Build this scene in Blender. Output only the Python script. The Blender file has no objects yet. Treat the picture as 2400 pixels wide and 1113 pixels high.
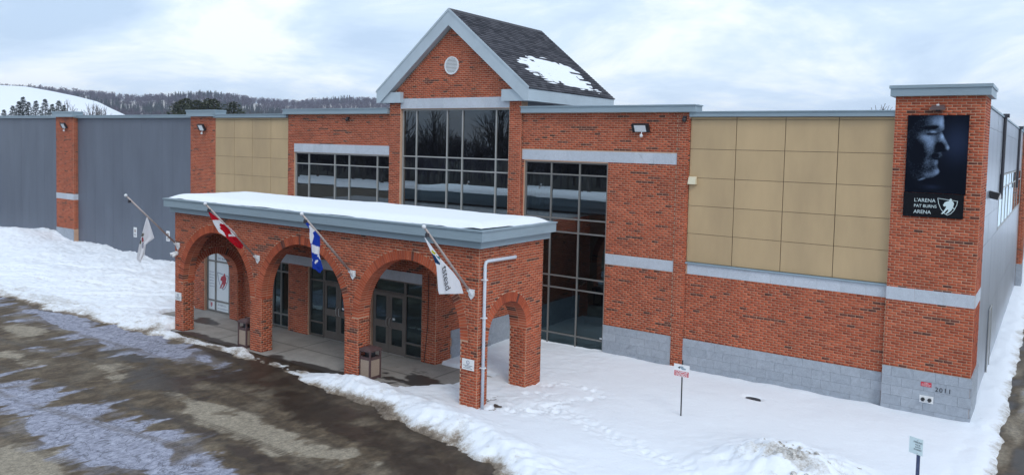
import bpy, bmesh, math, random
import numpy as np
from mathutils import Vector, Matrix

random.seed(7)
RNG = np.random.default_rng(11)
scene = bpy.context.scene
COL = scene.collection
R = math.radians

# ------------------------------------------------------------------ camera
cam_d = bpy.data.cameras.new("camera")
cam = bpy.data.objects.new("camera", cam_d)
COL.objects.link(cam)
yaw, pitch, roll = R(34.9976), R(3.0895), R(-1.3548)
CAM = Vector((1.4803, -22.0, 6.5844))
fw = Vector((-math.sin(yaw) * math.cos(pitch), math.cos(yaw) * math.cos(pitch), -math.sin(pitch)))
rt = Vector((math.cos(yaw), math.sin(yaw), 0))
dn = fw.cross(rt)
rt2 = math.cos(roll) * rt + math.sin(roll) * dn
dn2 = -math.sin(roll) * rt + math.cos(roll) * dn
M = Matrix((rt2, -dn2, -fw)).transposed().to_4x4()
M.translation = CAM
cam.matrix_world = M
cam_d.sensor_width = 36.0
cam_d.lens = 1822.2 / 2400 * 36
cam_d.shift_y = -116.6 / 2400
cam_d.clip_start = 0.1
cam_d.clip_end = 8000
scene.camera = cam

# ------------------------------------------------------------------ view, world, sun
scene.view_settings.view_transform = 'Standard'
scene.view_settings.look = 'None'
scene.view_settings.exposure = 0.2
scene.view_settings.gamma = 1.0
scene.view_settings.use_curve_mapping = False
scene.render.engine = 'CYCLES'
scene.cycles.use_denoising = True
scene.cycles.max_bounces = 8
scene.cycles.transparent_max_bounces = 12
scene.cycles.volume_bounces = 0

SUN_EL, SUN_AZ = 42.0, 55.0            # azimuth measured from -Y (towards the viewer) to +X (right)
sun_dir = Vector((math.sin(R(SUN_AZ)) * math.cos(R(SUN_EL)), -math.cos(R(SUN_AZ)) * math.cos(R(SUN_EL)), math.sin(R(SUN_EL))))
sl = bpy.data.lights.new("sun", 'SUN')
sl.energy = 1.0
sl.angle = R(22)
sl.color = (1.0, 0.96, 0.9)
so = bpy.data.objects.new("sun", sl)
COL.objects.link(so)
so.rotation_euler = sun_dir.to_track_quat('Z', 'Y').to_euler()
so.location = (20, -40, 60)

world = bpy.data.worlds.new("World")
scene.world = world
world.use_nodes = True
wn, wl = world.node_tree.nodes, world.node_tree.links
wn.clear()
w_out = wn.new('ShaderNodeOutputWorld')
w_bg = wn.new('ShaderNodeBackground')
w_bg.inputs['Strength'].default_value = 0.1
sky = wn.new('ShaderNodeTexSky')
sky.sky_type = 'NISHITA'
sky.sun_disc = False
sky.sun_elevation = R(SUN_EL)
sky.sun_rotation = math.atan2(sun_dir.x, sun_dir.y)
sky.air_density = 1.0
sky.dust_density = 1.5
tc = wn.new('ShaderNodeTexCoord')
sep = wn.new('ShaderNodeSeparateXYZ')
wl.new(tc.outputs['Generated'], sep.inputs[0])


def wmath(op, a, b=None):
    n = wn.new('ShaderNodeMath')
    n.operation = op
    for i, v in enumerate((a, b)):
        if v is None:
            continue
        if isinstance(v, (int, float)):
            n.inputs[i].default_value = v
        else:
            wl.new(v, n.inputs[i])
    return n.outputs[0]


zc = wmath('ADD', wmath('MAXIMUM', sep.outputs['Z'], 0.0), 0.24)
cx_ = wmath('DIVIDE', sep.outputs['X'], zc)
cy_ = wmath('DIVIDE', sep.outputs['Y'], zc)
comb = wn.new('ShaderNodeCombineXYZ')
wl.new(cx_, comb.inputs[0])
wl.new(cy_, comb.inputs[1])
n1 = wn.new('ShaderNodeTexNoise')
n1.inputs['Scale'].default_value = 1.05
n1.inputs['Detail'].default_value = 7
n1.inputs['Roughness'].default_value = 0.58
n1.inputs['Distortion'].default_value = 0.4
wl.new(comb.outputs[0], n1.inputs['Vector'])
cr = wn.new('ShaderNodeValToRGB')
e = cr.color_ramp
e.elements[0].position, e.elements[0].color = 0.38, (5.5, 7.1, 9.2, 1)
e.elements[1].position, e.elements[1].color = 0.61, (10.2, 10.9, 11.4, 1)
k = e.elements.new(0.50)
k.color = (7.2, 8.7, 10.5, 1)
wl.new(n1.outputs['Fac'], cr.inputs['Fac'])
mx = wn.new('ShaderNodeMix')
mx.data_type = 'RGBA'
mx.inputs['Factor'].default_value = 0.9
wl.new(sky.outputs[0], mx.inputs['A'])
wl.new(cr.outputs[0], mx.inputs['B'])
wl.new(mx.outputs['Result'], w_bg.inputs['Color'])
wl.new(w_bg.outputs[0], w_out.inputs[0])

# ------------------------------------------------------------------ materials
MATS = {}


def new_mat(name):
    m = bpy.data.materials.new(name)
    m.use_nodes = True
    nt = m.node_tree
    nt.nodes.clear()
    out = nt.nodes.new('ShaderNodeOutputMaterial')
    MATS[name] = m
    return m, nt, out


def nd(nt, typ, **kw):
    n = nt.nodes.new(typ)
    for kk, v in kw.items():
        if kk in n.inputs:
            n.inputs[kk].default_value = v
        else:
            setattr(n, kk, v)
    return n


def rgba(c):
    return (c[0], c[1], c[2], 1.0)


def ramp(nt, stops, interp='LINEAR'):
    n = nt.nodes.new('ShaderNodeValToRGB')
    cr_ = n.color_ramp
    cr_.interpolation = interp
    while len(cr_.elements) < len(stops):
        cr_.elements.new(0.5)
    for el, (p_, c_) in zip(cr_.elements, stops):
        el.position = p_
        el.color = rgba(c_) if not isinstance(c_, (int, float)) else (c_, c_, c_, 1)
    return n


def mixc(nt, fac, a, b, mode='MIX'):
    n = nt.nodes.new('ShaderNodeMix')
    n.data_type = 'RGBA'
    n.blend_type = mode
    for key, v in (('Factor', fac), ('A', a), ('B', b)):
        if isinstance(v, bpy.types.NodeSocket):
            nt.links.new(v, n.inputs[key])
        elif key == 'Factor':
            n.inputs[key].default_value = v
        else:
            n.inputs[key].default_value = rgba(v)
    return n.outputs['Result']


def noise(nt, scale, detail=4, rough=0.55, vec=None, stretch=None, dist=0.0):
    n = nd(nt, 'ShaderNodeTexNoise', Scale=scale, Detail=detail, Roughness=rough, Distortion=dist)
    if vec is None:
        t = nt.nodes.new('ShaderNodeTexCoord')
        vec = t.outputs['Object']
    if stretch:
        mp = nt.nodes.new('ShaderNodeMapping')
        mp.inputs['Scale'].default_value = stretch
        nt.links.new(vec, mp.inputs['Vector'])
        vec = mp.outputs[0]
    nt.links.new(vec, n.inputs['Vector'])
    return n.outputs['Fac']


def attr(nt, name):
    n = nt.nodes.new('ShaderNodeAttribute')
    n.attribute_name = name
    return n


def surf(name, color, rough=0.6, var=0.15, vscale=3.0, bump=0.0, bscale=40.0, metal=0.0, spec=0.5, stretch=None, stain=None):
    """plain painted / mineral surface with colour variation and fine relief"""
    m, nt, out = new_mat(name)
    b = nd(nt, 'ShaderNodeBsdfPrincipled', Roughness=rough, Metallic=metal)
    b.inputs['Specular IOR Level'].default_value = spec
    f = noise(nt, vscale, 5, 0.6, stretch=stretch)
    lo = tuple(c * (1 - var) for c in color)
    hi = tuple(min(1, c * (1 + var)) for c in color)
    rp = ramp(nt, [(0.3, lo), (0.7, hi)])
    nt.links.new(f, rp.inputs['Fac'])
    colr = rp.outputs['Color']
    if stain:
        sc_, c_, lo_, hi_ = stain
        f2 = noise(nt, sc_, 6, 0.65, dist=0.4)
        r2 = ramp(nt, [(lo_, 0.0), (hi_, 1.0)])
        nt.links.new(f2, r2.inputs['Fac'])
        colr = mixc(nt, r2.outputs['Color'], colr, c_)
    nt.links.new(colr, b.inputs['Base Color'])
    if bump:
        bp = nd(nt, 'ShaderNodeBump', Strength=bump, Distance=0.01)
        nt.links.new(noise(nt, bscale, 4), bp.inputs['Height'])
        nt.links.new(bp.outputs[0], b.inputs['Normal'])
    nt.links.new(b.outputs[0], out.inputs[0])
    return m


def brick_mat(name):
    m, nt, out = new_mat(name)
    b = nd(nt, 'ShaderNodeBsdfPrincipled', Roughness=0.85)
    b.inputs['Specular IOR Level'].default_value = 0.25
    a = attr(nt, 'tone')
    rp = ramp(nt, [(0.0, (0.105, 0.040, 0.030)), (0.13, (0.175, 0.056, 0.038)), (0.16, (0.285, 0.062, 0.031)),
                   (0.55, (0.410, 0.089, 0.040)), (1.0, (0.51, 0.130, 0.062))])
    nt.links.new(a.outputs['Fac'], rp.inputs['Fac'])
    f = noise(nt, 0.8, 7, 0.68)
    r2 = ramp(nt, [(0.28, (0.74, 0.75, 0.78)), (0.5, (1.0, 1.0, 1.0)), (0.75, (1.16, 1.15, 1.15))])
    nt.links.new(f, r2.inputs['Fac'])
    c = mixc(nt, 1.0, rp.outputs['Color'], r2.outputs['Color'], 'MULTIPLY')
    f3 = noise(nt, 60, 3, 0.6)
    r3 = ramp(nt, [(0.3, (0.85, 0.85, 0.85)), (0.7, (1.12, 1.12, 1.12))])
    nt.links.new(f3, r3.inputs['Fac'])
    c = mixc(nt, 1.0, c, r3.outputs['Color'], 'MULTIPLY')
    nt.links.new(c, b.inputs['Base Color'])
    bp = nd(nt, 'ShaderNodeBump', Strength=0.3, Distance=0.004)
    nt.links.new(noise(nt, 90, 3), bp.inputs['Height'])
    nt.links.new(bp.outputs[0], b.inputs['Normal'])
    nt.links.new(b.outputs[0], out.inputs[0])
    return m


def granite_mat(name, base, var=0.16):
    m, nt, out = new_mat(name)
    b = nd(nt, 'ShaderNodeBsdfPrincipled', Roughness=0.75)
    oi = nt.nodes.new('ShaderNodeObjectInfo')
    # every block its own tone and its own cut of the veining
    geo = nt.nodes.new('ShaderNodeNewGeometry')
    vm = nt.nodes.new('ShaderNodeVectorMath')
    vm.operation = 'MULTIPLY_ADD'
    vm.inputs[1].default_value = (1, 1, 1)
    comb_ = nt.nodes.new('ShaderNodeCombineXYZ')
    mt = nd(nt, 'ShaderNodeMath', operation='MULTIPLY')
    mt.inputs[1].default_value = 37.0
    nt.links.new(oi.outputs['Random'], mt.inputs[0])
    nt.links.new(mt.outputs[0], comb_.inputs[0])
    nt.links.new(mt.outputs[0], comb_.inputs[2])
    nt.links.new(geo.outputs['Position'], vm.inputs[0])
    nt.links.new(comb_.outputs[0], vm.inputs[2])
    v = vm.outputs[0]
    f = noise(nt, 4.0, 8, 0.74, vec=v, dist=1.4)
    rp = ramp(nt, [(0.27, tuple(c * 0.55 for c in base)), (0.37, tuple(c * (1 - var * .4) for c in base)), (0.75, tuple(min(1, c * (1 + var)) for c in base))])
    nt.links.new(f, rp.inputs['Fac'])
    r0 = ramp(nt, [(0.0, (0.94, 0.945, 0.95)), (1.0, (1.05, 1.045, 1.04))])
    nt.links.new(oi.outputs['Random'], r0.inputs['Fac'])
    c = mixc(nt, 1.0, rp.outputs['Color'], r0.outputs['Color'], 'MULTIPLY')
    f2 = noise(nt, 120, 2, 0.6, vec=v)
    r2 = ramp(nt, [(0.35, (0.8, 0.8, 0.8)), (0.65, (1.15, 1.15, 1.15))])
    nt.links.new(f2, r2.inputs['Fac'])
    c = mixc(nt, 1.0, c, r2.outputs['Color'], 'MULTIPLY')
    nt.links.new(c, b.inputs['Base Color'])
    bp = nd(nt, 'ShaderNodeBump', Strength=0.35, Distance=0.006)
    nt.links.new(noise(nt, 45, 4, vec=v), bp.inputs['Height'])
    nt.links.new(bp.outputs[0], b.inputs['Normal'])
    nt.links.new(b.outputs[0], out.inputs[0])
    return m


def glass_mat(name, refl, tint, gcol=(0.86, 0.95, 1.0)):
    m, nt, out = new_mat(name)
    gl = nd(nt, 'ShaderNodeBsdfGlossy', Roughness=0.0)
    gl.inputs['Color'].default_value = rgba(gcol)
    tr = nt.nodes.new('ShaderNodeBsdfTransparent')
    tr.inputs['Color'].default_value = rgba(tint)
    mix = nt.nodes.new('ShaderNodeMixShader')
    fr = nd(nt, 'ShaderNodeFresnel', IOR=1.5)
    ad = nd(nt, 'ShaderNodeMath', operation='ADD')
    ad.use_clamp = True
    ad.inputs[1].default_value = refl - 0.04
    nt.links.new(fr.outputs[0], ad.inputs[0])
    nt.links.new(ad.outputs[0], mix.inputs[0])
    bp = nd(nt, 'ShaderNodeBump', Strength=0.03, Distance=0.02)
    nt.links.new(noise(nt, 0.9, 1, 0.4), bp.inputs['Height'])
    nt.links.new(bp.outputs[0], gl.inputs['Normal'])
    nt.links.new(tr.outputs[0], mix.inputs[1])
    nt.links.new(gl.outputs[0], mix.inputs[2])
    nt.links.new(mix.outputs[0], out.inputs[0])
    return m


def ribbed_mat(name, base, rough, axis, freq, strength, spec=0.5, var=0.06, metal=0.0):
    m, nt, out = new_mat(name)
    b = nd(nt, 'ShaderNodeBsdfPrincipled', Roughness=rough, Metallic=metal)
    b.inputs['Specular IOR Level'].default_value = spec
    t = nt.nodes.new('ShaderNodeNewGeometry')
    w = nt.nodes.new('ShaderNodeTexWave')
    w.wave_type = 'BANDS'
    w.bands_direction = axis
    w.inputs['Scale'].default_value = freq
    nt.links.new(t.outputs['Position'], w.inputs['Vector'])
    bp = nd(nt, 'ShaderNodeBump', Strength=strength, Distance=0.01)
    nt.links.new(w.outputs['Fac'], bp.inputs['Height'])
    nt.links.new(bp.outputs[0], b.inputs['Normal'])
    oi = nt.nodes.new('ShaderNodeObjectInfo')
    r0 = ramp(nt, [(0, tuple(c * (1 - var) for c in base)), (1, tuple(c * (1 + var) for c in base))])
    nt.links.new(oi.outputs['Random'], r0.inputs['Fac'])
    f = noise(nt, 0.8, 5, 0.6, stretch=(1, 1, .3))
    r2 = ramp(nt, [(0.3, (0.86, 0.86, 0.87)), (0.7, (1.10, 1.10, 1.09))])
    nt.links.new(f, r2.inputs['Fac'])
    c = mixc(nt, 1.0, r0.outputs['Color'], r2.outputs['Color'], 'MULTIPLY')
    nt.links.new(c, b.inputs['Base Color'])
    nt.links.new(b.outputs[0], out.inputs[0])
    return m


def snow_mat(name):
    m, nt, out = new_mat(name)
    b = nd(nt, 'ShaderNodeBsdfPrincipled', Roughness=0.8)
    b.inputs['Specular IOR Level'].default_value = 0.25
    a = attr(nt, 'dirt_shade')
    f = noise(nt, 7, 6, 0.7, dist=.3)
    f2 = noise(nt, 34, 5, 0.7)
    ad = nd(nt, 'ShaderNodeMath', operation='ADD')
    nt.links.new(a.outputs['Fac'], ad.inputs[0])
    s1 = nd(nt, 'ShaderNodeMath', operation='MULTIPLY_ADD')
    s1.inputs[1].default_value = 0.9
    s1.inputs[2].default_value = -0.45
    nt.links.new(f, s1.inputs[0])
    s2 = nd(nt, 'ShaderNodeMath', operation='MULTIPLY_ADD')
    s2.inputs[1].default_value = 0.55
    nt.links.new(f2, s2.inputs[0])
    s2.inputs[2].default_value = -0.275
    s3 = nd(nt, 'ShaderNodeMath', operation='ADD')
    nt.links.new(s1.outputs[0], s3.inputs[0])
    nt.links.new(s2.outputs[0], s3.inputs[1])
    # noise only speaks where there is dirt at all
    s4 = nd(nt, 'ShaderNodeMath', operation='MULTIPLY')
    g = ramp(nt, [(0.0, 0.0), (0.12, 1.0)])
    nt.links.new(a.outputs['Fac'], g.inputs['Fac'])
    nt.links.new(s3.outputs[0], s4.inputs[0])
    nt.links.new(g.outputs['Color'], s4.inputs[1])
    nt.links.new(s4.outputs[0], ad.inputs[1])
    rp = ramp(nt, [(0.16, (0.82, 0.86, 0.92)), (0.40, (0.62, 0.62, 0.62)), (0.62, (0.26, 0.215, 0.17)), (0.9, (0.085, 0.065, 0.05))])
    nt.links.new(ad.outputs[0], rp.inputs['Fac'])
    nt.links.new(rp.outputs['Color'], b.inputs['Base Color'])
    bp = nd(nt, 'ShaderNodeBump', Strength=0.6, Distance=0.035)
    nt.links.new(noise(nt, 9, 8, 0.75), bp.inputs['Height'])
    nt.links.new(bp.outputs[0], b.inputs['Normal'])
    nt.links.new(b.outputs[0], out.inputs[0])
    return m


def asphalt_mat(name):
    m, nt, out = new_mat(name)
    b = nt.nodes.new('ShaderNodeBsdfPrincipled')
    ice, dry, wet = attr(nt, 'ice'), attr(nt, 'dry'), attr(nt, 'wet')
    fine = noise(nt, 26, 6, 0.7)
    mid = noise(nt, 2.6, 6, 0.65, stretch=(1.0, .55, 1), dist=.5)
    # base: damp brown-grey asphalt
    base = ramp(nt, [(0.28, (0.050, 0.036, 0.023)), (0.5, (0.095, 0.070, 0.046)), (0.75, (0.185, 0.145, 0.098))])
    nt.links.new(mid, base.inputs['Fac'])
    dryc = ramp(nt, [(0.3, (0.20, 0.17, 0.125)), (0.7, (0.39, 0.345, 0.275))])
    nt.links.new(fine, dryc.inputs['Fac'])
    c = mixc(nt, dry.outputs['Fac'], base.outputs['Color'], dryc.outputs['Color'])
    wetc = ramp(nt, [(0.3, (0.024, 0.018, 0.013)), (0.7, (0.064, 0.047, 0.034))])
    nt.links.new(mid, wetc.inputs['Fac'])
    c = mixc(nt, wet.outputs['Fac'], c, wetc.outputs['Color'])
    icef = noise(nt, 4.0, 9, 0.78, stretch=(1.4, .6, 1), dist=1.6)
    icec = ramp(nt, [(0.27, (0.11, 0.11, 0.135)), (0.38, (0.24, 0.25, 0.32)), (0.52, (0.32, 0.335, 0.42)), (0.75, (0.46, 0.49, 0.58))])
    nt.links.new(icef, icec.inputs['Fac'])
    crk = ramp(nt, [(0.470, 1.0), (0.496, 0.50), (0.504, 0.50), (0.53, 1.0)])
    nt.links.new(noise(nt, 1.7, 5, 0.62, dist=1.4), crk.inputs['Fac'])
    icx = mixc(nt, 1.0, icec.outputs['Color'], crk.outputs['Color'], 'MULTIPLY')
    c = mixc(nt, ice.outputs['Fac'], c, icx)
    # patchy wear at hand-breadth scale
    wr = ramp(nt, [(0.30, (0.58, 0.57, 0.56)), (0.5, (1.0, 1.0, 1.0)), (0.72, (1.42, 1.40, 1.36))])
    nt.links.new(noise(nt, 9.0, 6, 0.75, stretch=(1, .7, 1)), wr.inputs['Fac'])
    c = mixc(nt, 1.0, c, wr.outputs['Color'], 'MULTIPLY')
    # grit speckle
    sp = ramp(nt, [(0.25, (0.72, 0.72, 0.72)), (0.55, (1.0, 1.0, 1.0)), (0.78, (1.3, 1.28, 1.24))])
    nt.links.new(noise(nt, 55, 4, 0.75), sp.inputs['Fac'])
    c = mixc(nt, 1.0, c, sp.outputs['Color'], 'MULTIPLY')
    nt.links.new(c, b.inputs['Base Color'])
    rr = nd(nt, 'ShaderNodeMath', operation='MULTIPLY_ADD')
    rr.inputs[1].default_value = -0.42
    rr.inputs[2].default_value = 0.8
    nt.links.new(wet.outputs['Fac'], rr.inputs[0])
    nt.links.new(rr.outputs[0], b.inputs['Roughness'])
    b.inputs['Specular IOR Level'].default_value = 0.3
    bp = nd(nt, 'ShaderNodeBump', Strength=0.5, Distance=0.012)
    nt.links.new(noise(nt, 30, 6, 0.75), bp.inputs['Height'])
    nt.links.new(bp.outputs[0], b.inputs['Normal'])
    nt.links.new(b.outputs[0], out.inputs[0])
    return m


def concrete_mat(name):
    m, nt, out = new_mat(name)
    b = nt.nodes.new('ShaderNodeBsdfPrincipled')
    wet = attr(nt, 'wet')
    rp = ramp(nt, [(0.3, (0.25, 0.235, 0.215)), (0.7, (0.345, 0.325, 0.30))])
    nt.links.new(noise(nt, 1.8, 7, 0.65), rp.inputs['Fac'])
    sp = ramp(nt, [(0.3, (0.85, 0.85, 0.85)), (0.7, (1.12, 1.12, 1.12))])
    nt.links.new(noise(nt, 60, 4, 0.7), sp.inputs['Fac'])
    c = mixc(nt, 1.0, rp.outputs['Color'], sp.outputs['Color'], 'MULTIPLY')
    c = mixc(nt, wet.outputs['Fac'], c, (0.055, 0.046, 0.04))
    nt.links.new(c, b.inputs['Base Color'])
    rr = nd(nt, 'ShaderNodeMath', operation='MULTIPLY_ADD')
    rr.inputs[1].default_value = -0.4
    rr.inputs[2].default_value = 0.85
    nt.links.new(wet.outputs['Fac'], rr.inputs[0])
    nt.links.new(rr.outputs[0], b.inputs['Roughness'])
    nt.links.new(b.outputs[0], out.inputs[0])
    return m


def vcol_mat(name, rough=0.7, spec=0.3, trans=0.0):
    m, nt, out = new_mat(name)
    b = nd(nt, 'ShaderNodeBsdfPrincipled', Roughness=rough)
    b.inputs['Specular IOR Level'].default_value = spec
    a = attr(nt, 'col')
    nt.links.new(a.outputs['Color'], b.inputs['Base Color'])
    if trans:
        tl = nt.nodes.new('ShaderNodeBsdfTranslucent')
        nt.links.new(a.outputs['Color'], tl.inputs['Color'])
        mix = nt.nodes.new('ShaderNodeMixShader')
        mix.inputs[0].default_value = trans
        nt.links.new(b.outputs[0], mix.inputs[1])
        nt.links.new(tl.outputs[0], mix.inputs[2])
        nt.links.new(mix.outputs[0], out.inputs[0])
    else:
        nt.links.new(b.outputs[0], out.inputs[0])
    return m


def foliage_mat(name, dark, light, rough=0.9):
    m, nt, out = new_mat(name)
    b = nd(nt, 'ShaderNodeBsdfPrincipled', Roughness=rough)
    b.inputs['Specular IOR Level'].default_value = 0.15
    g = nt.nodes.new('ShaderNodeNewGeometry')
    rp = ramp(nt, [(0.0, dark), (1.0, light)])
    nt.links.new(g.outputs['Random Per Island'], rp.inputs['Fac'])
    nt.links.new(rp.outputs['Color'], b.inputs['Base Color'])
    nt.links.new(b.outputs[0], out.inputs[0])
    return m


brick_mat('brick')
surf('mortar', (0.53, 0.335, 0.23), 0.95, 0.12, 2.0, 0.2, 60)
granite_mat('granite', (0.335, 0.37, 0.42), 0.26)
granite_mat('granite_light', (0.50, 0.54, 0.60), 0.12)
surf('stone_joint', (0.20, 0.21, 0.23), 0.95, 0.1)
ribbed_mat('beige_panel', (0.485, 0.350, 0.196), 0.55, 'X', .001, 0.0, var=0.03)
surf('panel_joint', (0.10, 0.075, 0.05), 0.9, 0.1)
ribbed_mat('dark_siding', (0.115, 0.135, 0.175), 0.45, 'X', 5.2, 0.3, var=0.025)
ribbed_mat('silver_siding', (0.36, 0.395, 0.45), 0.3, 'Z', 7.0, 0.06, metal=0.45)
surf('coping', (0.265, 0.345, 0.40), 0.4, 0.08, 1.5, 0, stretch=(.3, 1, 3))
surf('gable_fascia', (0.43, 0.51, 0.57), 0.45, 0.07, 1.5)
surf('shaded_soffit', (0.14, 0.12, 0.11), 0.7, 0.1)  # portico ceiling: shade under the roof deepened by a darker colour
surf('soffit', (0.40, 0.44, 0.47), 0.6, 0.06)
surf('frame_metal', (0.20, 0.195, 0.185), 0.45, 0.08, 3.0, metal=0.2)
surf('frame_light', (0.36, 0.36, 0.35), 0.45, 0.06, 3.0, metal=0.2)
surf('door_metal', (0.135, 0.115, 0.10), 0.45, 0.08, 3.0, metal=0.2)
surf('steel', (0.55, 0.55, 0.55), 0.3, 0.05, metal=0.9)
surf('white_metal', (0.70, 0.73, 0.76), 0.45, 0.06)
surf('pipe_metal', (0.58, 0.64, 0.72), 0.4, 0.06)
surf('black_metal', (0.02, 0.021, 0.025), 0.4, 0.1)
surf('dark_pipe', (0.035, 0.035, 0.045), 0.5, 0.1)
surf('pole_wood', (0.42, 0.36, 0.34), 0.45, 0.12, 8, metal=0.3)
surf('shingle', (0.06, 0.06, 0.07), 0.9, 0.35, 6.0, 0.5, 120)
surf('roof_membrane', (0.30, 0.31, 0.33), 0.8, 0.1)
surf('interior_dark', (0.045, 0.045, 0.048), 0.8, 0.1)
surf('interior_light', (0.30, 0.30, 0.29), 0.8, 0.1)
surf('interior_floor', (0.13, 0.125, 0.12), 0.45, 0.1)
surf('stair_red', (0.16, 0.055, 0.045), 0.5, 0.1)
surf('window_film', (0.72, 0.77, 0.80), 0.35, 0.03)
surf('film_red', (0.42, 0.03, 0.05), 0.5, 0.05)
surf('film_blue', (0.10, 0.14, 0.25), 0.5, 0.05)
surf('ink', (0.02, 0.02, 0.025), 0.6, 0.05)
surf('white_paint', (0.78, 0.80, 0.82), 0.5, 0.03)
surf('sign_red', (0.55, 0.02, 0.045), 0.45, 0.05)
surf('sign_white', (0.78, 0.79, 0.80), 0.45, 0.03)
surf('sign_blue_white', (0.62, 0.74, 0.76), 0.4, 0.04)
surf('post_blue', (0.055, 0.075, 0.15), 0.5, 0.3, 20, metal=0.2)
surf('bin_frame', (0.095, 0.055, 0.055), 0.55, 0.12, 6)
surf('bin_panel', (0.36, 0.28, 0.22), 0.9, 0.45, 90, 0.6, 120)
surf('lamp_glass', (0.75, 0.78, 0.80), 0.15, 0.02)
surf('cable', (0.015, 0.012, 0.012), 0.6, 0.1)
surf('lawn', (0.035, 0.03, 0.022), 1.0, 0.4, 20)
surf('bark', (0.085, 0.07, 0.062), 0.95, 0.3, 12)
surf('twig', (0.075, 0.062, 0.06), 0.95, 0.3, 12)
surf('dirty_ice', (0.56, 0.55, 0.53), 0.85, 0.40, 9, 0.6, 30, stain=(16, (0.16, .13, .10), .52, .66))
glass_mat('clear_glass', 0.26, (0.46, 0.52, 0.53))
glass_mat('sky_glass', 0.62, (0.4, 0.45, 0.5))
glass_mat('dark_glass', 0.105, (0.05, 0.055, 0.06))
glass_mat('door_glass', 0.085, (0.27, 0.305, 0.315), (0.66, 0.92, 1.0))
snow_mat('snow')
asphalt_mat('asphalt')
concrete_mat('concrete')
vcol_mat('flag_cloth', 0.85, 0.1, 0.45)
vcol_mat('poster_print', 0.8, 0.04)
surf('poster_board', (0.009, 0.010, 0.013), 0.75, 0.05, spec=0.06)
surf('hood_beige', (0.66, 0.60, 0.44), 0.5, 0.05)
foliage_mat('needles', (0.014, 0.024, 0.022), (0.060, 0.082, 0.058))
foliage_mat('needles_warm', (0.026, 0.036, 0.018), (0.110, 0.118, 0.056))
foliage_mat('bare_wood', (0.040, 0.034, 0.046), (0.135, 0.108, 0.135))
foliage_mat('far_needles', (0.014, 0.022, 0.024), (0.04, 0.052, 0.045))

# ------------------------------------------------------------------ mesh helpers
WPOS = {}          # world origin of every root that parents parts


def link(o, parent=None):
    COL.objects.link(o)
    if parent is not None:
        o.parent = parent
        WPOS[o.name] = WPOS[parent.name]
    else:
        WPOS[o.name] = Vector(o.location)
    return o


def tag(o, label=None, category=None, group=None, kind=None):
    for kk, v in (('label', label), ('category', category), ('group', group), ('kind', kind)):
        if v:
            o[kk] = v
    return o


def root(name, loc, label, category, group=None):
    o = bpy.data.objects.new(name, None)
    o.empty_display_size = 0.2
    o.location = loc
    link(o)
    tag(o, label, category, group)
    return o


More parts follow.
